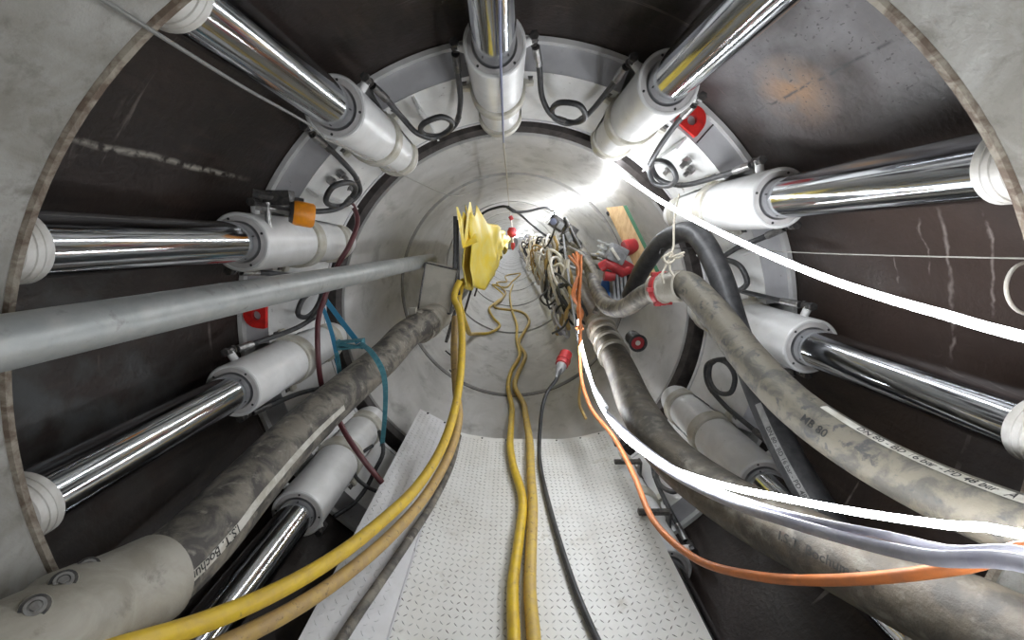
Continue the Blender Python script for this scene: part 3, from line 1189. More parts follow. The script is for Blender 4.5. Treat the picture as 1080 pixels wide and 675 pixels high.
GY = 'yellow air hoses in the tunnel'
floor_hose('air_hose', [(541, 300), (538, 310), (540, 327), (545, 343), (545, 358), (548, 375), (539, 392), (536, 407), (540, 430)],
           [(538, 470), (541, 490), (551, 527), (547, 570), (541, 617), (542, 675), (543, 720)], .0245, M_yel,
           'bright yellow hose, left one of the pair along the middle of the plate', 'hose', GY)
floor_hose('air_hose', [(549, 288), (536, 290), (534, 297), (524, 298), (533, 308), (529, 316), (524, 325), (546, 328), (558, 338), (553, 350), (547, 362), (554, 375), (547, 392), (543, 407), (552, 425)],
           [(559, 470), (560, 500), (562, 533), (560, 583), (559, 623), (563, 675), (565, 720)], .0265, M_ydull,
           'dull scuffed yellow hose, right one of the pair along the middle of the plate', 'hose', GY)
pts = [on_pipe(x, y) for x, y in [(549, 289), (541, 296), (531, 303), (520, 300), (531, 311), (524, 318), (516, 326), (521, 336), (527, 343), (516, 351), (503, 352)]] + \
    PP([(492, 345, 3.6), (487, 330, 3.3), (484, 318, 3.25), (488, 296, 3.5)])
o = MB().tube(spline(pts, .02), .024, 14).build('air_hose', M_yel)
tag(o, 'yellow hose zigzagging on the tunnel floor and rising to the yellow tarpaulin', 'hose', GY)
# left sweeping hoses
tag(MB().tube(spline(PP([(485, 296, 3.12), (481, 305, 3.10), (479, 314, 3.08), (484, 327, 3.0), (487, 350, 2.85), (486, 390, 2.6), (480, 430, 2.3), (466, 472, 2.0), (441, 512, 1.72), (400, 552, 1.42), (350, 590, 1.18), (285, 627, .98), (205, 660, .82), (110, 690, .68), (0, 730, .58), Vector((-.62, .0, -1.10)), Vector((-.50, -.9, -1.38))]), .02), .0245, 18).build('air_hose', M_yel),
    'bright yellow hose sweeping from the tarpaulin over the side plate to lower left', 'hose', GY)
tag(MB().tube(spline(PP([(480, 335, 3.05), (479, 370, 2.8), (481, 410, 2.55), (484, 440, 2.36), (474, 478, 2.06), (451, 520, 1.78), (415, 562, 1.48), (364, 606, 1.22), (305, 645, 1.02), (230, 683, .87), (150, 720, .76), Vector((-.52, .1, -1.22)), Vector((-.42, -.9, -1.44))]), .02), .0245, 18).build('air_hose', M_tan),
    'tan scuffed hose running close beside the bright yellow one on the left', 'hose', GY)


def PZ(px, py, z):
    d = RM @ Vector((px - 540, -(py - 337.5), -F))
    return d * (z / d.z)


def on_floor(px, py, h):
    d = RM @ Vector((px - 540, -(py - 337.5), -F))
    z = -1.25
    for _ in range(12):
        x = d.x * (z + h) / d.z
        zz = prof_at(PF, x)[0].z if x > PF[0][0] else -9
        if x < -.40:
            zz = max(zz, prof_at(PS, max(x, PS[0][0]))[0].z)
        z = .5 * z + .5 * zz
    return d * ((z + h) / d.z)


tag(MB().tube(spline([on_floor(x, y_, .032) for x, y_ in ((484, 460), (476, 490), (458, 527), (432, 568), (400, 615), (366, 665), (340, 710))] + [Vector((-.58, .5, -1.28)), Vector((-.5, -.4, -1.42)), Vector((-.5, -1.2, -1.42))], .02), .0185, 14).build('muddy_cable', M_mud),
    'dark muddy cable lying along the edge between walkway and side plate', 'cable')

# black cable with red plug
pts = [P(592, 388, 3.05), P(587, 400, 2.98), P(578, 412, 2.95), P(572, 430, 2.85), on_plate(569, 462, .021), on_plate(570, 492, .019), on_plate(581, 540, .019), on_plate(596, 590, .019), on_plate(611, 632, .019), on_plate(635, 685, .019), on_plate(655, 720, .019), Vector((.31, .82, -1.385)), Vector((.32, .5, -1.45)), Vector((.34, -.4, -1.54)), Vector((.34, -1.2, -1.54))]
pc = empty('power_cable', pts[4])
tag(pc, 'black power cable with a red and grey industrial plug on the walkway', 'cable')
O_ = pc.location
MB().tube([p - O_ for p in spline(pts, .02)], .0135, 14).build('cable_body', M_black, pc)
q0, q1 = P(590, 391, 3.05), P(599, 368, 3.25)
d = (q1 - q0).normalized()
L_ = (q1 - q0).length
mb = MB()
mb.lathe(q0 - O_, d, [(-.08, .016), (-.03, .022), (.0, .032), (.04, .040), (.07, .04), (.07, 0)], 20)
po = mb.build('plug_grip', M_grey, pc)
mb = MB()
mb.lathe(q0 - O_, d, [(.06, .04), (.065, .050), (.10, .050), (.105, .056), (.125, .056), (.13, .050), (.19, .050), (.19, .042), (.13, .04), (.13, 0)], 24)
mb.build('plug_body', M_redp, pc)

# orange cable, white tubes, light strips on the right
tag(MB().tube(spline(PP([(608, 266, 3.3), (610, 300, 3.15), (612, 345, 2.95), (612, 390, 2.75), (622, 428, 2.4), (648, 462, 2.0), (668, 500, 1.70), (690, 550, 1.42), (735, 590, 1.17), (800, 608, .98), (870, 612, .84), (950, 607, .735), (1020, 597, .67), (1110, 580, .61), Vector((.80, .05, -.62)), Vector((.84, -1.0, -1.0))]), .02), .0125, 14).build('power_cable', M_orange),
    'orange power cable curving from the tunnel across the lower right hose', 'cable', 'orange cables on the right')
for k, (dx, dy, Y0, Y1, dd) in enumerate([(0, 0, 3.3, 3.0, 0), (6, 0, 3.32, 3.0, .02), (-4, 2, 3.3, 3.05, -.02), (9, 1, 3.26, 3.0, .01)]):
    tag(MB().tube(spline(PP([(604 + dx, 268 + dy, Y0), (611 + dx * .2, 285, Y0 - .1 + dd), (606 + dx * .6, 310, Y0 - .2), (613 - dx * .4, 330, Y1 + .2), (610 + dx * .5, 348 - dy, Y1)]), .02), .010, 8).build('power_cable', M_orange),
        ['orange cable strand hanging straight at the front of the bunch by the tunnel wall', 'orange cable strand at the outer side of the hanging bunch', 'orange cable strand crossing the hanging bunch from the left', 'orange cable strand on the bunch side nearest the brown pipe'][k], 'cable', 'orange cables on the right')
tag(MB().tube(spline(PP([(645, 440, 1.95), (672, 470, 1.65), (710, 500, 1.38), (765, 528, 1.14), (830, 550, .91), (900, 570, .77), (980, 588, .65), (1110, 605, .53), Vector((.76, .05, -.60)), Vector((.76, -1.0, -.98))]), .02), .0135, 14).build('water_tube', M_clear),
    'grey white plastic tube ending thickest at the right edge over the orange cable', 'tube', 'white plastic tubes')
tag(MB().tube(spline(PP([(640, 435, 1.98), (678, 470, 1.62), (730, 505, 1.30), (800, 533, 1.05), (870, 552, .85), (940, 566, .74), (1000, 580, .69), (1110, 590, .60), Vector((.84, .05, -.68)), Vector((.78, -1.0, -1.05))]), .02), .0095, 12).build('water_tube', M_clear),
    'thinner white plastic tube just below the lower light strip', 'tube', 'white plastic tubes')
GL = 'LED light strips'
stripA = [(575, 232, 7.0), (590, 220, 5.2), (608, 216, 4.2), (628, 207, 3.5), (641, 195, 3.05), (646, 180, 2.68), (664, 190, 2.35), (700, 214, 1.98), (745, 238, 1.65), (800, 264, 1.36), (865, 291, 1.10), (930, 313, .92), (1000, 333, .78), (1075, 354, .68)]
ptsA = PP(stripA)
# goes on along the near pipe behind the camera
ptsA += [Vector((.75, .35, -.12)), Vector((.86, -.2, 0.0)), Vector((.85, -1.0, .05)), Vector((.84, -2.2, .0)), Vector((.84, -3.6, .0))]
tag(MB().tube(spline(ptsA, .04), .009, 10).build('light_strip', M_led), 'glowing white light strip across the upper right of the jacking station', 'light strip', GL)
ptsB = PP([(610, 338, 3.12), (612, 356, 2.95), (620, 390, 2.55), (634, 428, 2.08), (660, 463, 1.70), (700, 490, 1.42), (760, 511, 1.17), (830, 526, .98), (910, 541, .84), (1000, 554, .73), (1080, 564, .65)])
ptsB += [Vector((.70, .25, -.55)), Vector((.86, -.3, -.6)), Vector((.86, -1.4, -.6)), Vector((.86, -3.4, -.6))]
tag(MB().tube(spline(ptsB, .04), .0085, 10).build('light_strip', M_led), 'glowing white light strip lying over the lower right muddy hose', 'light strip', GL)
# tunnel strip running away along the right wall
ptsC = [Vector((.30, 6.5, .12)), Vector((.42, 8, .10)), Vector((.40, 11, .16)), Vector((.44, 14, .10)), Vector((.40, 18, .16)), Vector((.42, 24, .12)), Vector((.42, 34, .14)), Vector((.42, 50, .14)), Vector((.42, 65, .14))]
tag(MB().tube(spline(ptsC, .3), .012, 8).build('light_strip', M_led), 'distant glowing light strip running away down the right tunnel wall', 'light strip', GL)
# ================================================================== LEFT DETAILS: maroon hoses, blue straps
tag(MB().tube(spline(PP([(366, 205, 2.45), (377, 232, 2.35), (369, 258, 2.28), (356, 280, 2.25), (343, 312, 2.2), (336, 335, 2.15), (335, 365, 2.1), (338, 400, 2.1), (345, 425, 2.15)]), .02), .0135, 12).build('maroon_hose', M_maroon),
    'thin maroon hose hanging behind the galvanised pipe', 'hose', 'maroon hoses')
tag(MB().tube(spline(PP([(350, 428, 2.0), (357, 443, 1.93), (368, 463, 1.88), (384, 486, 1.85), (403, 509, 1.85)]), .02), .0135, 12).build('maroon_hose', M_maroon),
    'short maroon hose crossing in front of the lowest left jack', 'hose', 'maroon hoses')
tag(MB().tube(spline(PP([(400, 455, 2.35), (404, 478, 2.2), (396, 495, 2.15), (386, 515, 2.1), (372, 532, 2.0), (352, 545, 1.9)]), .02), .012, 12).build('black_cable', M_black),
    'black cable hanging beside the lowest left jack', 'cable')
tag(MB().tube(spline(PP([(402, 520, 2.1), (385, 512, 2.0), (374, 500, 2.05), (380, 480, 2.15), (393, 470, 2.25)]), .02), .010, 12).build('black_cable', M_black),
    'short looped black cable under the side plate', 'cable')


def band(pts, wdir, w, th=.003):
    mb = MB()
    vs = []
    for p in pts:
        t = wdir(p) if callable(wdir) else Vector(wdir)
        for s in (-1, 1):
            vs.append(p + t * s * w / 2)
    fs = []
    for i in range(len(pts) - 1):
        fs.append([2 * i, 2 * i + 1, 2 * i + 3, 2 * i + 2])
    n = len(vs)
    off = Vector((0, th, 0))
    vs2 = [v + off for v in vs]
    fs2 = [[i + n for i in f[::-1]] for f in fs]
    ed = []
    for i in range(len(pts) - 1):
        for s in (0, 1):
            a = 2 * i + s
            b = a + 2
            ed.append([a, b, b + n, a + n])
    mb.add(vs + vs2, fs + fs2 + ed)
    return mb


st = empty('ratchet_strap', P(372, 362, 2.15))
tag(st, 'blue ratchet strap tied round the thick muddy hose on the left', 'strap')
O_ = st.location
s1 = band([p - O_ for p in spline(PP([(340, 312, 2.45), (358, 336, 2.35), (378, 362, 2.22)]), .03)], (.9, 0, .45), .03)
s1.build('strap_web', M_blue, st)
s1 = band([p - O_ for p in spline(PP([(336, 314, 2.5), (348, 345, 2.35), (355, 375, 2.25), (358, 395, 2.2)]), .03)], (.97, 0, .2), .024)
s1.build('strap_web', M_blue, st)
mb = MB()
c = P(370, 362, 2.17) - O_
Rr = Matrix.Rotation(rad(-6), 3, 'Y')
mb.box(c + Vector((0, 0, .012)), (.14, .05, .012), Rr, .003)
mb.box(c + Vector((0, 0, -.022)), (.14, .05, .012), Rr, .003)
mb.box(c + Vector((-.066, 0, -.005)), (.008, .05, .045), Rr, .002)
mb.box(c + Vector((.066, 0, -.005)), (.008, .05, .045), Rr, .002)
mb.rod(c + Vector((-.07, -.01, -.004)), c + Vector((.07, -.01, -.02)), .010, 10)
mb.build('ratchet_frame', M_teal, st)
lp = spline(PP([(380, 362, 2.1), (392, 372, 2.02), (402, 388, 2.03), (406, 405, 2.1), (406, 435, 2.2), (403, 470, 2.25)]), .02)
band([p - O_ for p in lp], (.9, .2, .35), .028).build('strap_web', M_teal, st)
for i, q in enumerate(([(355, 372, 2.18), (358, 392, 2.2), (357, 412, 2.22)],)):
    band([p - O_ for p in spline(PP(q), .02)], (1, 0, 0), .022).build('strap_web', M_teal, st)

# steel box and the yellow tarpaulins
bx = empty('steel_box', P(460, 325, 3.3))
tag(bx, 'beige steel box under the yellow tarpaulin on the left tunnel wall', 'box')
O_ = bx.location
cns = [(441, 326), (475, 331), (483, 285), (449, 277)]
f_ = [P(x, y_, 3.12) - O_ for x, y_ in cns]
b_ = [p + Vector((-.02, .22, 0)) for p in f_]
mb = MB()
mb.add(f_ + b_, [[0, 1, 2, 3], [7, 6, 5, 4], [0, 4, 5, 1], [1, 5, 6, 2], [2, 6, 7, 3], [3, 7, 4, 0]])
mb.build('box_body', M_boxp, bx, smooth=False)
mb = MB()
fc = [P(x, y_, 3.11) - O_ for x, y_ in cns]
for i in range(4):
    mb.rod(fc[i], fc[(i + 1) % 4], .007, 6)
mb.build('box_edge', M_blackm, bx)


def tarp(px0, px1, Y0, Y1, top, bot, spikes, seed, label, front=False):
    rnd = random.Random(seed)
    e = empty('yellow_tarpaulin', P((px0 + px1) / 2, (top[0] + bot[0]) / 2, Y0))
    tag(e, label, 'tarpaulin', 'yellow tarpaulins along the left of the tunnel')
    O_ = e.location
    nu, nv = 36, 26
    a0, a1 = P(px0, top[0], Y0), P(px1, top[1], Y1)
    b0, b1 = P(px0, bot[0], Y0), P(px1, bot[1], Y1)
    ph = [rnd.uniform(0, 6.28) for _ in range(6)]
    vs = []
    for i in range(nu + 1):
        u = i / nu
        tp = a0.lerp(a1, u)
        bt = b0.lerp(b1, u)
        sag = 0
        for (c, hgt, wd) in spikes:
            sag = max(sag, hgt * max(0, 1 - abs(u - c) / wd))
        for j in range(nv + 1):
            v = j / nv
            p = tp.lerp(bt, v)
            p = p + Vector((0, 0, sag * (1 - v) ** 2))
            p = p + Vector((0, 0, .04 * math.sin(u * 9 + ph[0]) * v))
            tri = lambda q: 2 * abs(2 * (q - math.floor(q + .5))) - 1
            fold = .030 * tri(u * 2.6 + ph[1] + .25 * v) * (.4 + .6 * v) + .014 * tri(u * 5.3 - v * .9 + ph[2]) + .012 * tri(v * 1.7 + u * 1.3 + ph[3])
            p = p + Vector((fold, .5 * fold, 0))
            p = p + Vector((0, 0, .05 * tri(u * 3.1 + ph[5]) * v))
            vs.append(p - O_)
    fs = [[i * (nv + 1) + j, i * (nv + 1) + j + 1, (i + 1) * (nv + 1) + j + 1, (i + 1) * (nv + 1) + j] for i in range(nu) for j in range(nv)]
    mb = MB()
    mb.add(vs, fs)
    o = mb.build('tarpaulin_sheet', M_bag, e, angle=70)
    s = o.modifiers.new('th', 'SOLIDIFY')
    s.thickness = .006
    # back flap forming the bag
    vs2 = [v + Vector((.10 * math.sin(PI * ((k // (nv + 1)) / nu)) + .05, .05, .0)) for k, v in enumerate(vs)]
    mb = MB()
    mb.add(vs2, fs)
    o = mb.build('back_fold', M_bag, e, angle=70)
    s = o.modifiers.new('th', 'SOLIDIFY')
    s.thickness = .006
    return e, O_


e, O_ = tarp(487, 521, 3.2, 5.6, (232, 241), (314, 268), [(.12, .14, .12), (.0, .06, .04)], 3, 'nearest yellow tarpaulin hanging with peaked top beside the steel box')
mb = MB()
mb.tube([p - O_ for p in spline(PP([(480, 228, 3.14), (480, 262, 3.14), (479, 300, 3.14), (482, 318, 3.14)]), .03)], [.012] * 1 and .014, 10)
mb.box(P(483, 272, 3.18) - O_, (.02, .03, .56), bev=.004)
mb.build('black_edge', M_black, e)
# triangular flaps at the top of the nearest one
mb = MB()
q = [P(488, 262, 3.12), P(495, 213, 3.25), P(500, 240, 3.45), P(503, 255, 3.2)]
q2 = [p + Vector((.01, .03, 0)) for p in q]
mb.add([p - O_ for p in q + q2], [[0, 1, 2], [0, 2, 3], [4, 6, 5], [4, 7, 6], [0, 4, 5, 1], [1, 5, 6, 2], [2, 6, 7, 3], [3, 7, 4, 0]])
q = [P(481, 218, 3.12), P(486, 232, 3.13), P(488, 262, 3.12), P(484, 238, 3.10)]
q2 = [p + Vector((.01, .03, 0)) for p in q]
mb.add([p - O_ for p in q + q2], [[0, 1, 2, 3], [7, 6, 5, 4], [0, 4, 5, 1], [1, 5, 6, 2], [2, 6, 7, 3], [3, 7, 4, 0]])
mb.build('corner_flap', M_bag, e, smooth=False)
tarp(515, 526, 5.6, 7.6, (241, 246), (269, 262), [(.1, .06, .1)], 5, 'second yellow tarpaulin hanging behind the nearest one')
tarp(524, 532, 8.0, 12, (248, 250), (261, 257), [(.1, .05, .1)], 9, 'small distant yellow tarpaulin, third along the left wall')
tarp(530, 536, 13, 20, (249, 251), (256, 254.5), [(.3, .05, .2)], 12, 'farthest tiny yellow tarpaulin near the tunnel vanishing point')

# support rail under the tarpaulins with uprights
rl = empty('cable_rack', Vector((-.42, 3.4, -.55)))
tag(rl, 'thin dark steel rack running along the left tunnel wall below the tarpaulins', 'rack')
mb = MB()
for zz, xx in ((-.50, -.46), (-.60, -.50)):
    mb.rod(Vector((xx, 3.4, zz)) - rl.location, Vector((xx, 26, zz)) - rl.location, .018, 8)
mb.build('rail', M_blackm, rl)
for yy in (3.8, 5.4, 7.0, 9.0, 11.5, 15):
    MB().rod(Vector((-.46, yy, -.50)) - rl.location, Vector((-.60, yy, -.95)) - rl.location, .015, 8).build('upright', M_blackm, rl)

# ================================================================== WIRES AND CORDS
tag(MB().tube(spline(PP([(526, -40, .98), (527, 0, 1.13), (528, 60, 1.45), (530, 120, 2.03), (531, 150, 2.55)]), .03), .0048, 8).build('hanging_rope', M_bluerope), 'grey blue cord hanging straight in front of the topmost jack', 'cord')
pa = spline(PP([(531, 150, 2.55), (534, 180, 3.4), (536, 205, 4.8), (538, 227, 6.9)]), .03)
tag(MB().tube(pa, .0055, 8).build('hanging_rope', M_rope), 'thin pale cord running from the topmost jack down to the red hanging hook', 'cord')
tag(MB().tube(spline([P(60, -30, .62), P(112, 2, .72), P(250, 88, 1.08), P(335, 138, 1.5), P(342, 146, 1.53)], .03), .0042, 8).build('wire_rope', M_rope2), 'grey wire rope crossing below the upper left chrome rod', 'wire')
tag(MB().tube(spline([P(342, 146, 1.53), P(400, 172, 2.1), P(440, 192, 2.7), P(479, 207, 3.2), P(495, 204, 3.4)], .03), .0035, 6).build('thin_wire', M_wire), 'thin wire stretched from the upper left jack to the nearest tarpaulin', 'wire')
tag(MB().tube(spline([P(765, 262, 2.3), P(860, 267, 1.5), P(960, 270, 1.15), P(1100, 273, .88)], .05), .0022, 6).build('thin_wire', M_wire), 'thin straight wire stretched level across the right of the shell', 'wire')
tag(MB().tube(spline([P(696, 268, 2.2), P(697, 263, 2.25), P(705, 262, 2.3), P(765, 262, 2.3)], .02), .003, 6).build('wire_hook', M_blackm), 'small dark wire hook over the knotted cord', 'hook')
# white cable ring at right edge
c = P(1084, 304, .95)
pts = []
for k in range(29):
    w_ = 2 * PI * k / 28
    pts.append(c + Vector((.050 * math.cos(w_), .012 * math.sin(w_), .058 * math.sin(w_))))
tag(MB().tube(pts, .004, 8, cap=False).build('cable_ring', M_pale), 'pale plastic ring hanging at the right edge under the light strip', 'ring')

# black cable slung across tunnel crown
tag(MB().tube(spline(PP([(500, 236, 5.0), (508, 226, 4.7), (520, 220, 4.5), (534, 218, 4.4), (541, 223, 4.4), (556, 223, 4.5), (574, 219, 4.6), (582, 222, 4.8)]), .04), .014, 8).build('slung_cable', M_black), 'black cable slung across the crown of the tunnel', 'cable')
tag(MB().tube(spline(PP([(536, 218, 4.4), (548, 226, 4.7), (562, 238, 5.2), (575, 248, 5.6), (590, 256, 5.8), (600, 262, 5.6)]), .04), .013, 8).build('slung_cable', M_black), 'black cable dropping from the tunnel crown to the right wall', 'cable')
tag(MB().tube(spline(PP([(584, 222, 4.9), (585, 240, 5.1), (578, 258, 5.3), (572, 264, 5.4)]), .04), .012, 8).build('slung_cable', M_black), 'short black cable hanging down by the valve cluster', 'cable')
# red hook and chain in the middle
hk = empty('hanging_marker', P(540, 245, 7.0))
tag(hk, 'red hook and pale ribbon hanging in the middle of the tunnel', 'hook')
O_ = hk.location
mb = MB()
mb.lathe(P(540, 240, 7.0) - O_, (0, 0, -1), [(0, 0), (0, .05), (.06, .08), (.12, .07), (.16, .02), (.16, 0)], 12)
mb.rod(P(538, 228, 7) - O_, P(540, 232, 7) - O_, .035, 10)
mb.lathe(P(541, 256, 7.0) - O_, (0, 0, -1), [(0, 0), (0, .03), (.06, .04), (.12, .01), (.12, 0)], 10)
mb.build('red_hook', M_redp, hk)
MB().tube([p - O_ for p in spline(PP([(538, 226, 7), (540, 240, 7), (541, 256, 7), (541, 264, 7)]), .05)], .012, 8).build('ribbon', M_pale, hk)

# ================================================================== RIGHT TUNNEL WALL CLUTTER
# plank
pk = empty('wooden_plank', P(672, 285, 2.85))
tag(pk, 'wooden plank with a green edge leaning on the right tunnel wall', 'plank')
O_ = pk.location
q = [P(639, 219, 3.15), P(657, 217, 3.1), P(693, 290, 2.86), P(678, 299, 2.9)]
nrm = (q[1] - q[0]).cross(q[3] - q[0]).normalized()
if nrm.y < 0:
    nrm = -nrm
q2 = [p + nrm * .045 for p in q]
mb = MB()
mb.add([p - O_ for p in q + q2], [[0, 1, 2, 3], [7, 6, 5, 4], [0, 4, 5, 1], [2, 6, 7, 3], [3, 7, 4, 0]])
mb.add([p - O_ for p in (q[1], q2[1], q2[2], q[2])], [[0, 1, 2, 3]])
mb.build('board', M_wood, pk, smooth=False)
mb = MB()
sd = (q[1] - q[0]).normalized() * .012
g1 = [q[1], q2[1], q2[2], q[2]]
mb.add([p - O_ for p in g1] + [p + sd * 2.2 - O_ for p in g1], [[0, 1, 2, 3], [7, 6, 5, 4], [0, 4, 5, 1], [1, 5, 6, 2], [2, 6, 7, 3], [3, 7, 4, 0]])
mb.build('painted_edge', M_green, pk, smooth=False)
mb = MB()
for (x, y_) in ((641, 225), (652, 225)):
    c = P(x, y_, 3.12) - O_
    mb.rod(c - nrm * .01, c + nrm * .03, .011, 8)
mb.build('nail_hole', M_ink, pk)
# pump / motor
pm = empty('water_pump', P(660, 300, 3.1))
tag(pm, 'red and silver petrol pump beside the leaning plank', 'pump')
O_ = pm.location


def pr(x, y_, Y):
    return P(x, y_, Y) - O_


mb = MB()
RR = Matrix.Rotation(rad(25), 3, 'Y')
mb.box(pr(642, 266, 3.1), (.14, .12, .10), RR, .012)
for k in range(4):
    mb.box(pr(640, 258 + k * 6, 3.02), (.15, .02, .012), RR, .003)
mb.build('silver_cover', M_silver, pm)
mb = MB()
mb.box(pr(650, 268, 2.98), (.13, .12, .12), RR, .02)
mb.build('engine_block', M_grey, pm)
MB().box(pr(649, 268, 2.90), (.02, .012, .10), Matrix.Rotation(rad(-35), 3, 'Y'), .003).build('pale_lever', M_pale, pm)
mb = MB()
mb.lathe(pr(658, 262, 3.0), (.5, .1, .1), [(0, 0), (0, .05), (.01, .058), (.08, .058), (.09, .05), (.09, 0)], 20)
mb.tube([pr(*a_) for a_ in ((634, 282, 2.98), (640, 278, 2.96), (648, 281, 2.95), (656, 288, 2.95), (662, 284, 2.96))], .038, 14)
mb.rod(pr(637, 291, 2.95), pr(648, 292, 2.95), .034, 14)
mb.box(pr(658, 280, 2.98), (.12, .1, .07), Matrix.Rotation(rad(30), 3, 'Y'), .01)
mb.build('red_casing', M_redp, pm)
mb = MB()
for k in range(4):
    mb.box(pr(646 + k * 4.2, 302 + k * .8, 2.98), (.018, .10, .19), Matrix.Rotation(rad(-8), 3, 'Y'), .005)
mb.box(pr(652, 303, 3.04), (.12, .08, .18), Matrix.Rotation(rad(-8), 3, 'Y'), .01)
mb.build('cooling_fins', M_grey, pm)
mb = MB()
mb.rod(pr(664, 290, 3.1), pr(668, 308, 3.05), .06, 16)
mb.build('black_drum', M_black, pm)
MB().lathe(pr(640, 303, 3.1), (0, -.3, 1), [(-.06, 0), (-.06, .035), (-.03, .05), (.04, .045), (.06, .03), (.06, 0)], 14).build('blue_cap', M_bluep, pm)

# wall socket: black drum with red face
so = empty('power_socket', P(668, 360, 3.0))
tag(so, 'black cylindrical connector with a red face beside the lower hose', 'socket')
O_ = so.location
dd = (P(674, 362, 2.7) - P(662, 350, 3.0)).normalized()
c = P(673, 362, 2.75) - O_
mb = MB()
mb.lathe(c, dd, [(-.16, 0), (-.16, .04), (-.15, .052), (-.02, .055), (0, .062), (.004, .062), (.004, .046), (-.01, .046)], 24)
mb.build('connector_body', M_black, so)
mb = MB()
mb.lathe(c, dd, [(-.01, .046), (-.004, .044), (-.004, 0)], 24)
fo = mb.build('red_face', M_redp, so)
mb = MB()
dn, aa, bb = mb.frame(dd)
mb.lathe(c, dd, [(0, .0), (0, .016), (-.004, .018)], 16)
mb.build('face_mark', M_pale, fo)

# valve cluster high on the right
vc = empty('valve_cluster', P(592, 238, 4.6))
tag(vc, 'dark valve cluster with grey boxes high on the right tunnel wall', 'valve')
O_ = vc.location
mb = MB()
mb.box(pr(588, 236, 4.6), (.16, .2, .12), Matrix.Rotation(rad(35), 3, 'Y'), .01)
mb.box(pr(600, 246, 4.5), (.12, .2, .16), Matrix.Rotation(rad(35), 3, 'Y'), .01)
mb.rod(pr(583, 228, 4.6), pr(612, 258, 4.4), .03, 12)
mb.rod(pr(596, 230, 4.5), pr(616, 268, 4.2), .022, 12)
mb.build('valve_body', M_blackm, vc)
mb = MB()
mb.box(pr(591, 238, 4.42), (.06, .05, .07), Matrix.Rotation(rad(30), 3, 'Y'), .006)
mb.box(pr(600, 250, 4.35), (.05, .04, .10), Matrix.Rotation(rad(-25), 3, 'Y'), .006)
mb.build('grey_box', M_grey, vc)
MB().lathe(pr(584, 234, 4.4), (-.3, -1, .1), [(0, 0), (0, .03), (.03, .035), (.04, 0)], 12).build('blue_knob', M_bluerope, vc)

# long hoses and cables fastened along the right tunnel wall
runs = [(.78, -.02, .030, M_black, 'thick black cable highest on the right tunnel wall', 6.4, 'cable'),
        (.90, -.16, .036, M_mud, 'muddy hose second from the top on the right tunnel wall', 3.6, 'hose'),
        (.95, -.30, .024, M_black, 'thin black cable under the muddy hose on the right tunnel wall', 3.6, 'cable'),
        (.93, -.44, .030, M_grey, 'grey cable midway down the right tunnel wall', 4.2, 'cable'),
        (.60, -.86, .034, M_mud, 'muddy hose lying low on the right, left of the brown slurry pipe', 4.6, 'hose')]
for x, z, r, m, lab, y0, cat in runs:
    rnd = random.Random(int(x * 1000))
    pts = [Vector((x, y0, z))]
    yy = y0
    while yy < 30:
        yy += 1.5 + yy * .05
        pts.append(Vector((x + rnd.uniform(-.02, .02), yy, z + rnd.uniform(-.05, .03))))
    o = MB().tube(spline(pts, .12), r, 10).build('wall_cable' if cat == 'cable' else 'wall_hose', m)
    o.name = 'tunnel_cable' if cat == 'cable' else 'tunnel_hose'
    tag(o, lab, cat, 'cables and hoses along the right tunnel wall')

# hanging cable loops with pale plastic wrap
rnd = random.Random(21)
spots = [(594, 300, 4.0, 11, 34), (585, 292, 4.6, 10, 30), (577, 286, 5.2, 9, 24), (570, 278, 6.0, 8, 20), (565, 272, 6.8, 7, 16), (560, 268, 7.6, 6, 13),
         (556, 265, 8.8, 5, 10), (552, 263, 10.2, 4, 8), (582, 262, 5.6, 8, 14), (572, 262, 6.4, 7, 12), (566, 258, 7.2, 6, 10), (559, 257, 8.4, 5, 8), (601, 318, 3.7, 9, 26), (590, 338, 3.9, 6, 15)]
kinds = ['white plastic wrapped', 'pale grey', 'black', 'brown']
where = ['nearest the orange bunch', 'just behind the orange bunch', 'third back on the right wall', 'fourth back on the right wall', 'fifth back on the right wall', 'sixth back on the right wall',
         'far back on the right wall', 'farthest back by the vanishing point', 'high under the valve cluster', 'high behind the valve cluster', 'high and far behind the valve cluster', 'high and farthest on the right wall',
         'low beside the orange bunch', 'lowest, just above the red plug']
mats_ = [M_pale, M_clear, M_black, M_tan]
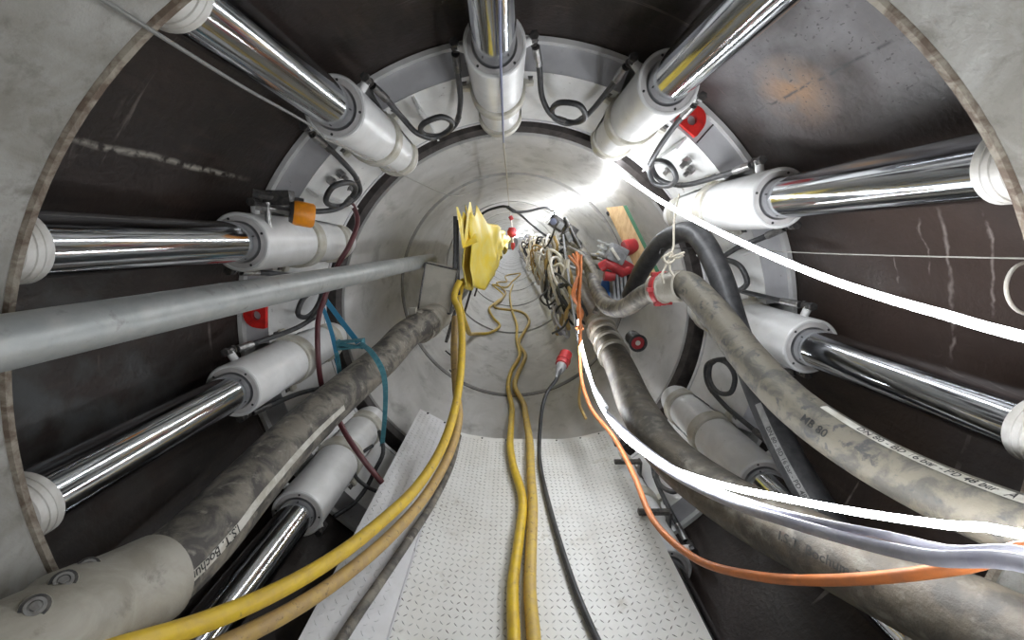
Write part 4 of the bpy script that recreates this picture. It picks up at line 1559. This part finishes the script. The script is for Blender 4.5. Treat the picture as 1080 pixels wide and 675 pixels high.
for i, (px, py, Y, w_, h_) in enumerate(spots):
    kk = [0, 2, 0, 3, 0, 2, 0, 1, 0, 2, 0, 1, 2, 1][i]
    c = P(px, py, Y)
    e = empty('cable_coil', c)
    tag(e, f'{kinds[kk]} cable coil hanging {where[i]}', 'cable coil', 'cable coils hung on the right tunnel wall')
    sx, sz = w_ / F * Y, h_ / F * Y
    pts = []
    turns = 3
    tz = rnd.uniform(-.5, .5)
    for k in range(turns * 14 + 1):
        a_ = 2 * PI * k / 14
        j_ = 1 + .28 * math.sin(k * .61 + i) + .12 * math.sin(k * 1.7)
        q_ = Vector((math.cos(a_) * sx * .75 * j_ + .25 * sx * math.sin(k * .23 + i), math.sin(a_ + i) * .16 + math.sin(k * .31) * .12, math.sin(a_) * sz * .78 * j_ + .15 * sz * math.sin(k * .4)))
        pts.append(Matrix.Rotation(tz, 3, 'Y') @ q_)
    MB().tube(spline(pts, .03), .0125 if kk != 0 else .015, 8).build('coil', mats_[kk], e)
    for t3 in range(3):
        xo = rnd.uniform(-.7, .7) * sx
        q_ = [Vector((xo, -.08, sz * rnd.uniform(.4, 1))), Vector((xo + rnd.uniform(-.4, .4) * sx, -.12, sz * .1)), Vector((xo + rnd.uniform(-.5, .5) * sx, -.06, -sz * .5)), Vector((xo + rnd.uniform(-.6, .9) * sx, .02, -sz * rnd.uniform(.8, 1.25)))]
        MB().tube(spline(q_, .03), rnd.choice([.010, .014, .02]), 8).build('wrapped_tail', rnd.choice([M_pale, M_pale, M_grey, M_tan]), e)
# hooks
for (pts_, lab) in (([(575, 285, 4.6), (577, 305, 4.3), (570, 315, 4.1), (578, 322, 4.0), (590, 312, 4.0)], 'thin dark hook arm at the foot of the hanging coils'),
                    ([(585, 330, 3.9), (592, 322, 3.8), (600, 330, 3.7), (594, 345, 3.6), (582, 352, 3.6)], 'thin black cable curl above the red plug')):
    tag(MB().tube(spline(PP(pts_), .02), .010, 8).build('cable_curl', M_black), lab, 'cable', 'dark cable curls on the right')
# long grey cable hanging in front of the orange bunch
tag(MB().tube(spline(PP([(594, 248, 4.4), (597, 275, 4.0), (602, 310, 3.6), (608, 350, 3.2), (620, 395, 2.7), (640, 430, 2.2)]), .03), .011, 10).build('grey_cable', M_grey), 'grey cable hanging down in front of the orange bunch', 'cable')
tag(MB().tube(spline(PP([(610, 365, 2.85), (613, 395, 2.78), (611, 425, 2.7), (618, 442, 2.6)]), .03), .010, 10).build('tan_rope', M_tan), 'short tan cord hanging below the orange bunch', 'cord')
tag(MB().tube(spline([P(600, 262, 4.1), P(616, 272, 3.7), P(628, 292, 3.4), P(636, 312, 3.2), P(628, 330, 3.1)], .03), .026, 12).build('green_hose', M_mud), 'muddy curved hose between the orange bunch and the pump', 'hose')
# wire mesh cables at left foot of the tarpaulins
tag(MB().tube(spline(PP([(474, 390, 3.15), (488, 404, 3.1), (480, 380, 3.2), (470, 370, 3.3)]), .03), .006, 6).build('thin_wire', M_black), 'thin black wire on the concrete left of the yellow hoses', 'wire')

# ================================================================== WORLD
wd = bpy.data.worlds.new('world')
wd.use_nodes = True
wd.node_tree.nodes['Background'].inputs[0].default_value = (.9, .95, 1.0, 1)
wd.node_tree.nodes['Background'].inputs[1].default_value = .52
sc.world = wd
sc.view_settings.view_transform = 'Standard'
sc.view_settings.look = 'None'
sc.view_settings.exposure = 0.34
sc.view_settings.gamma = 1.0
sc.view_settings.use_curve_mapping = False
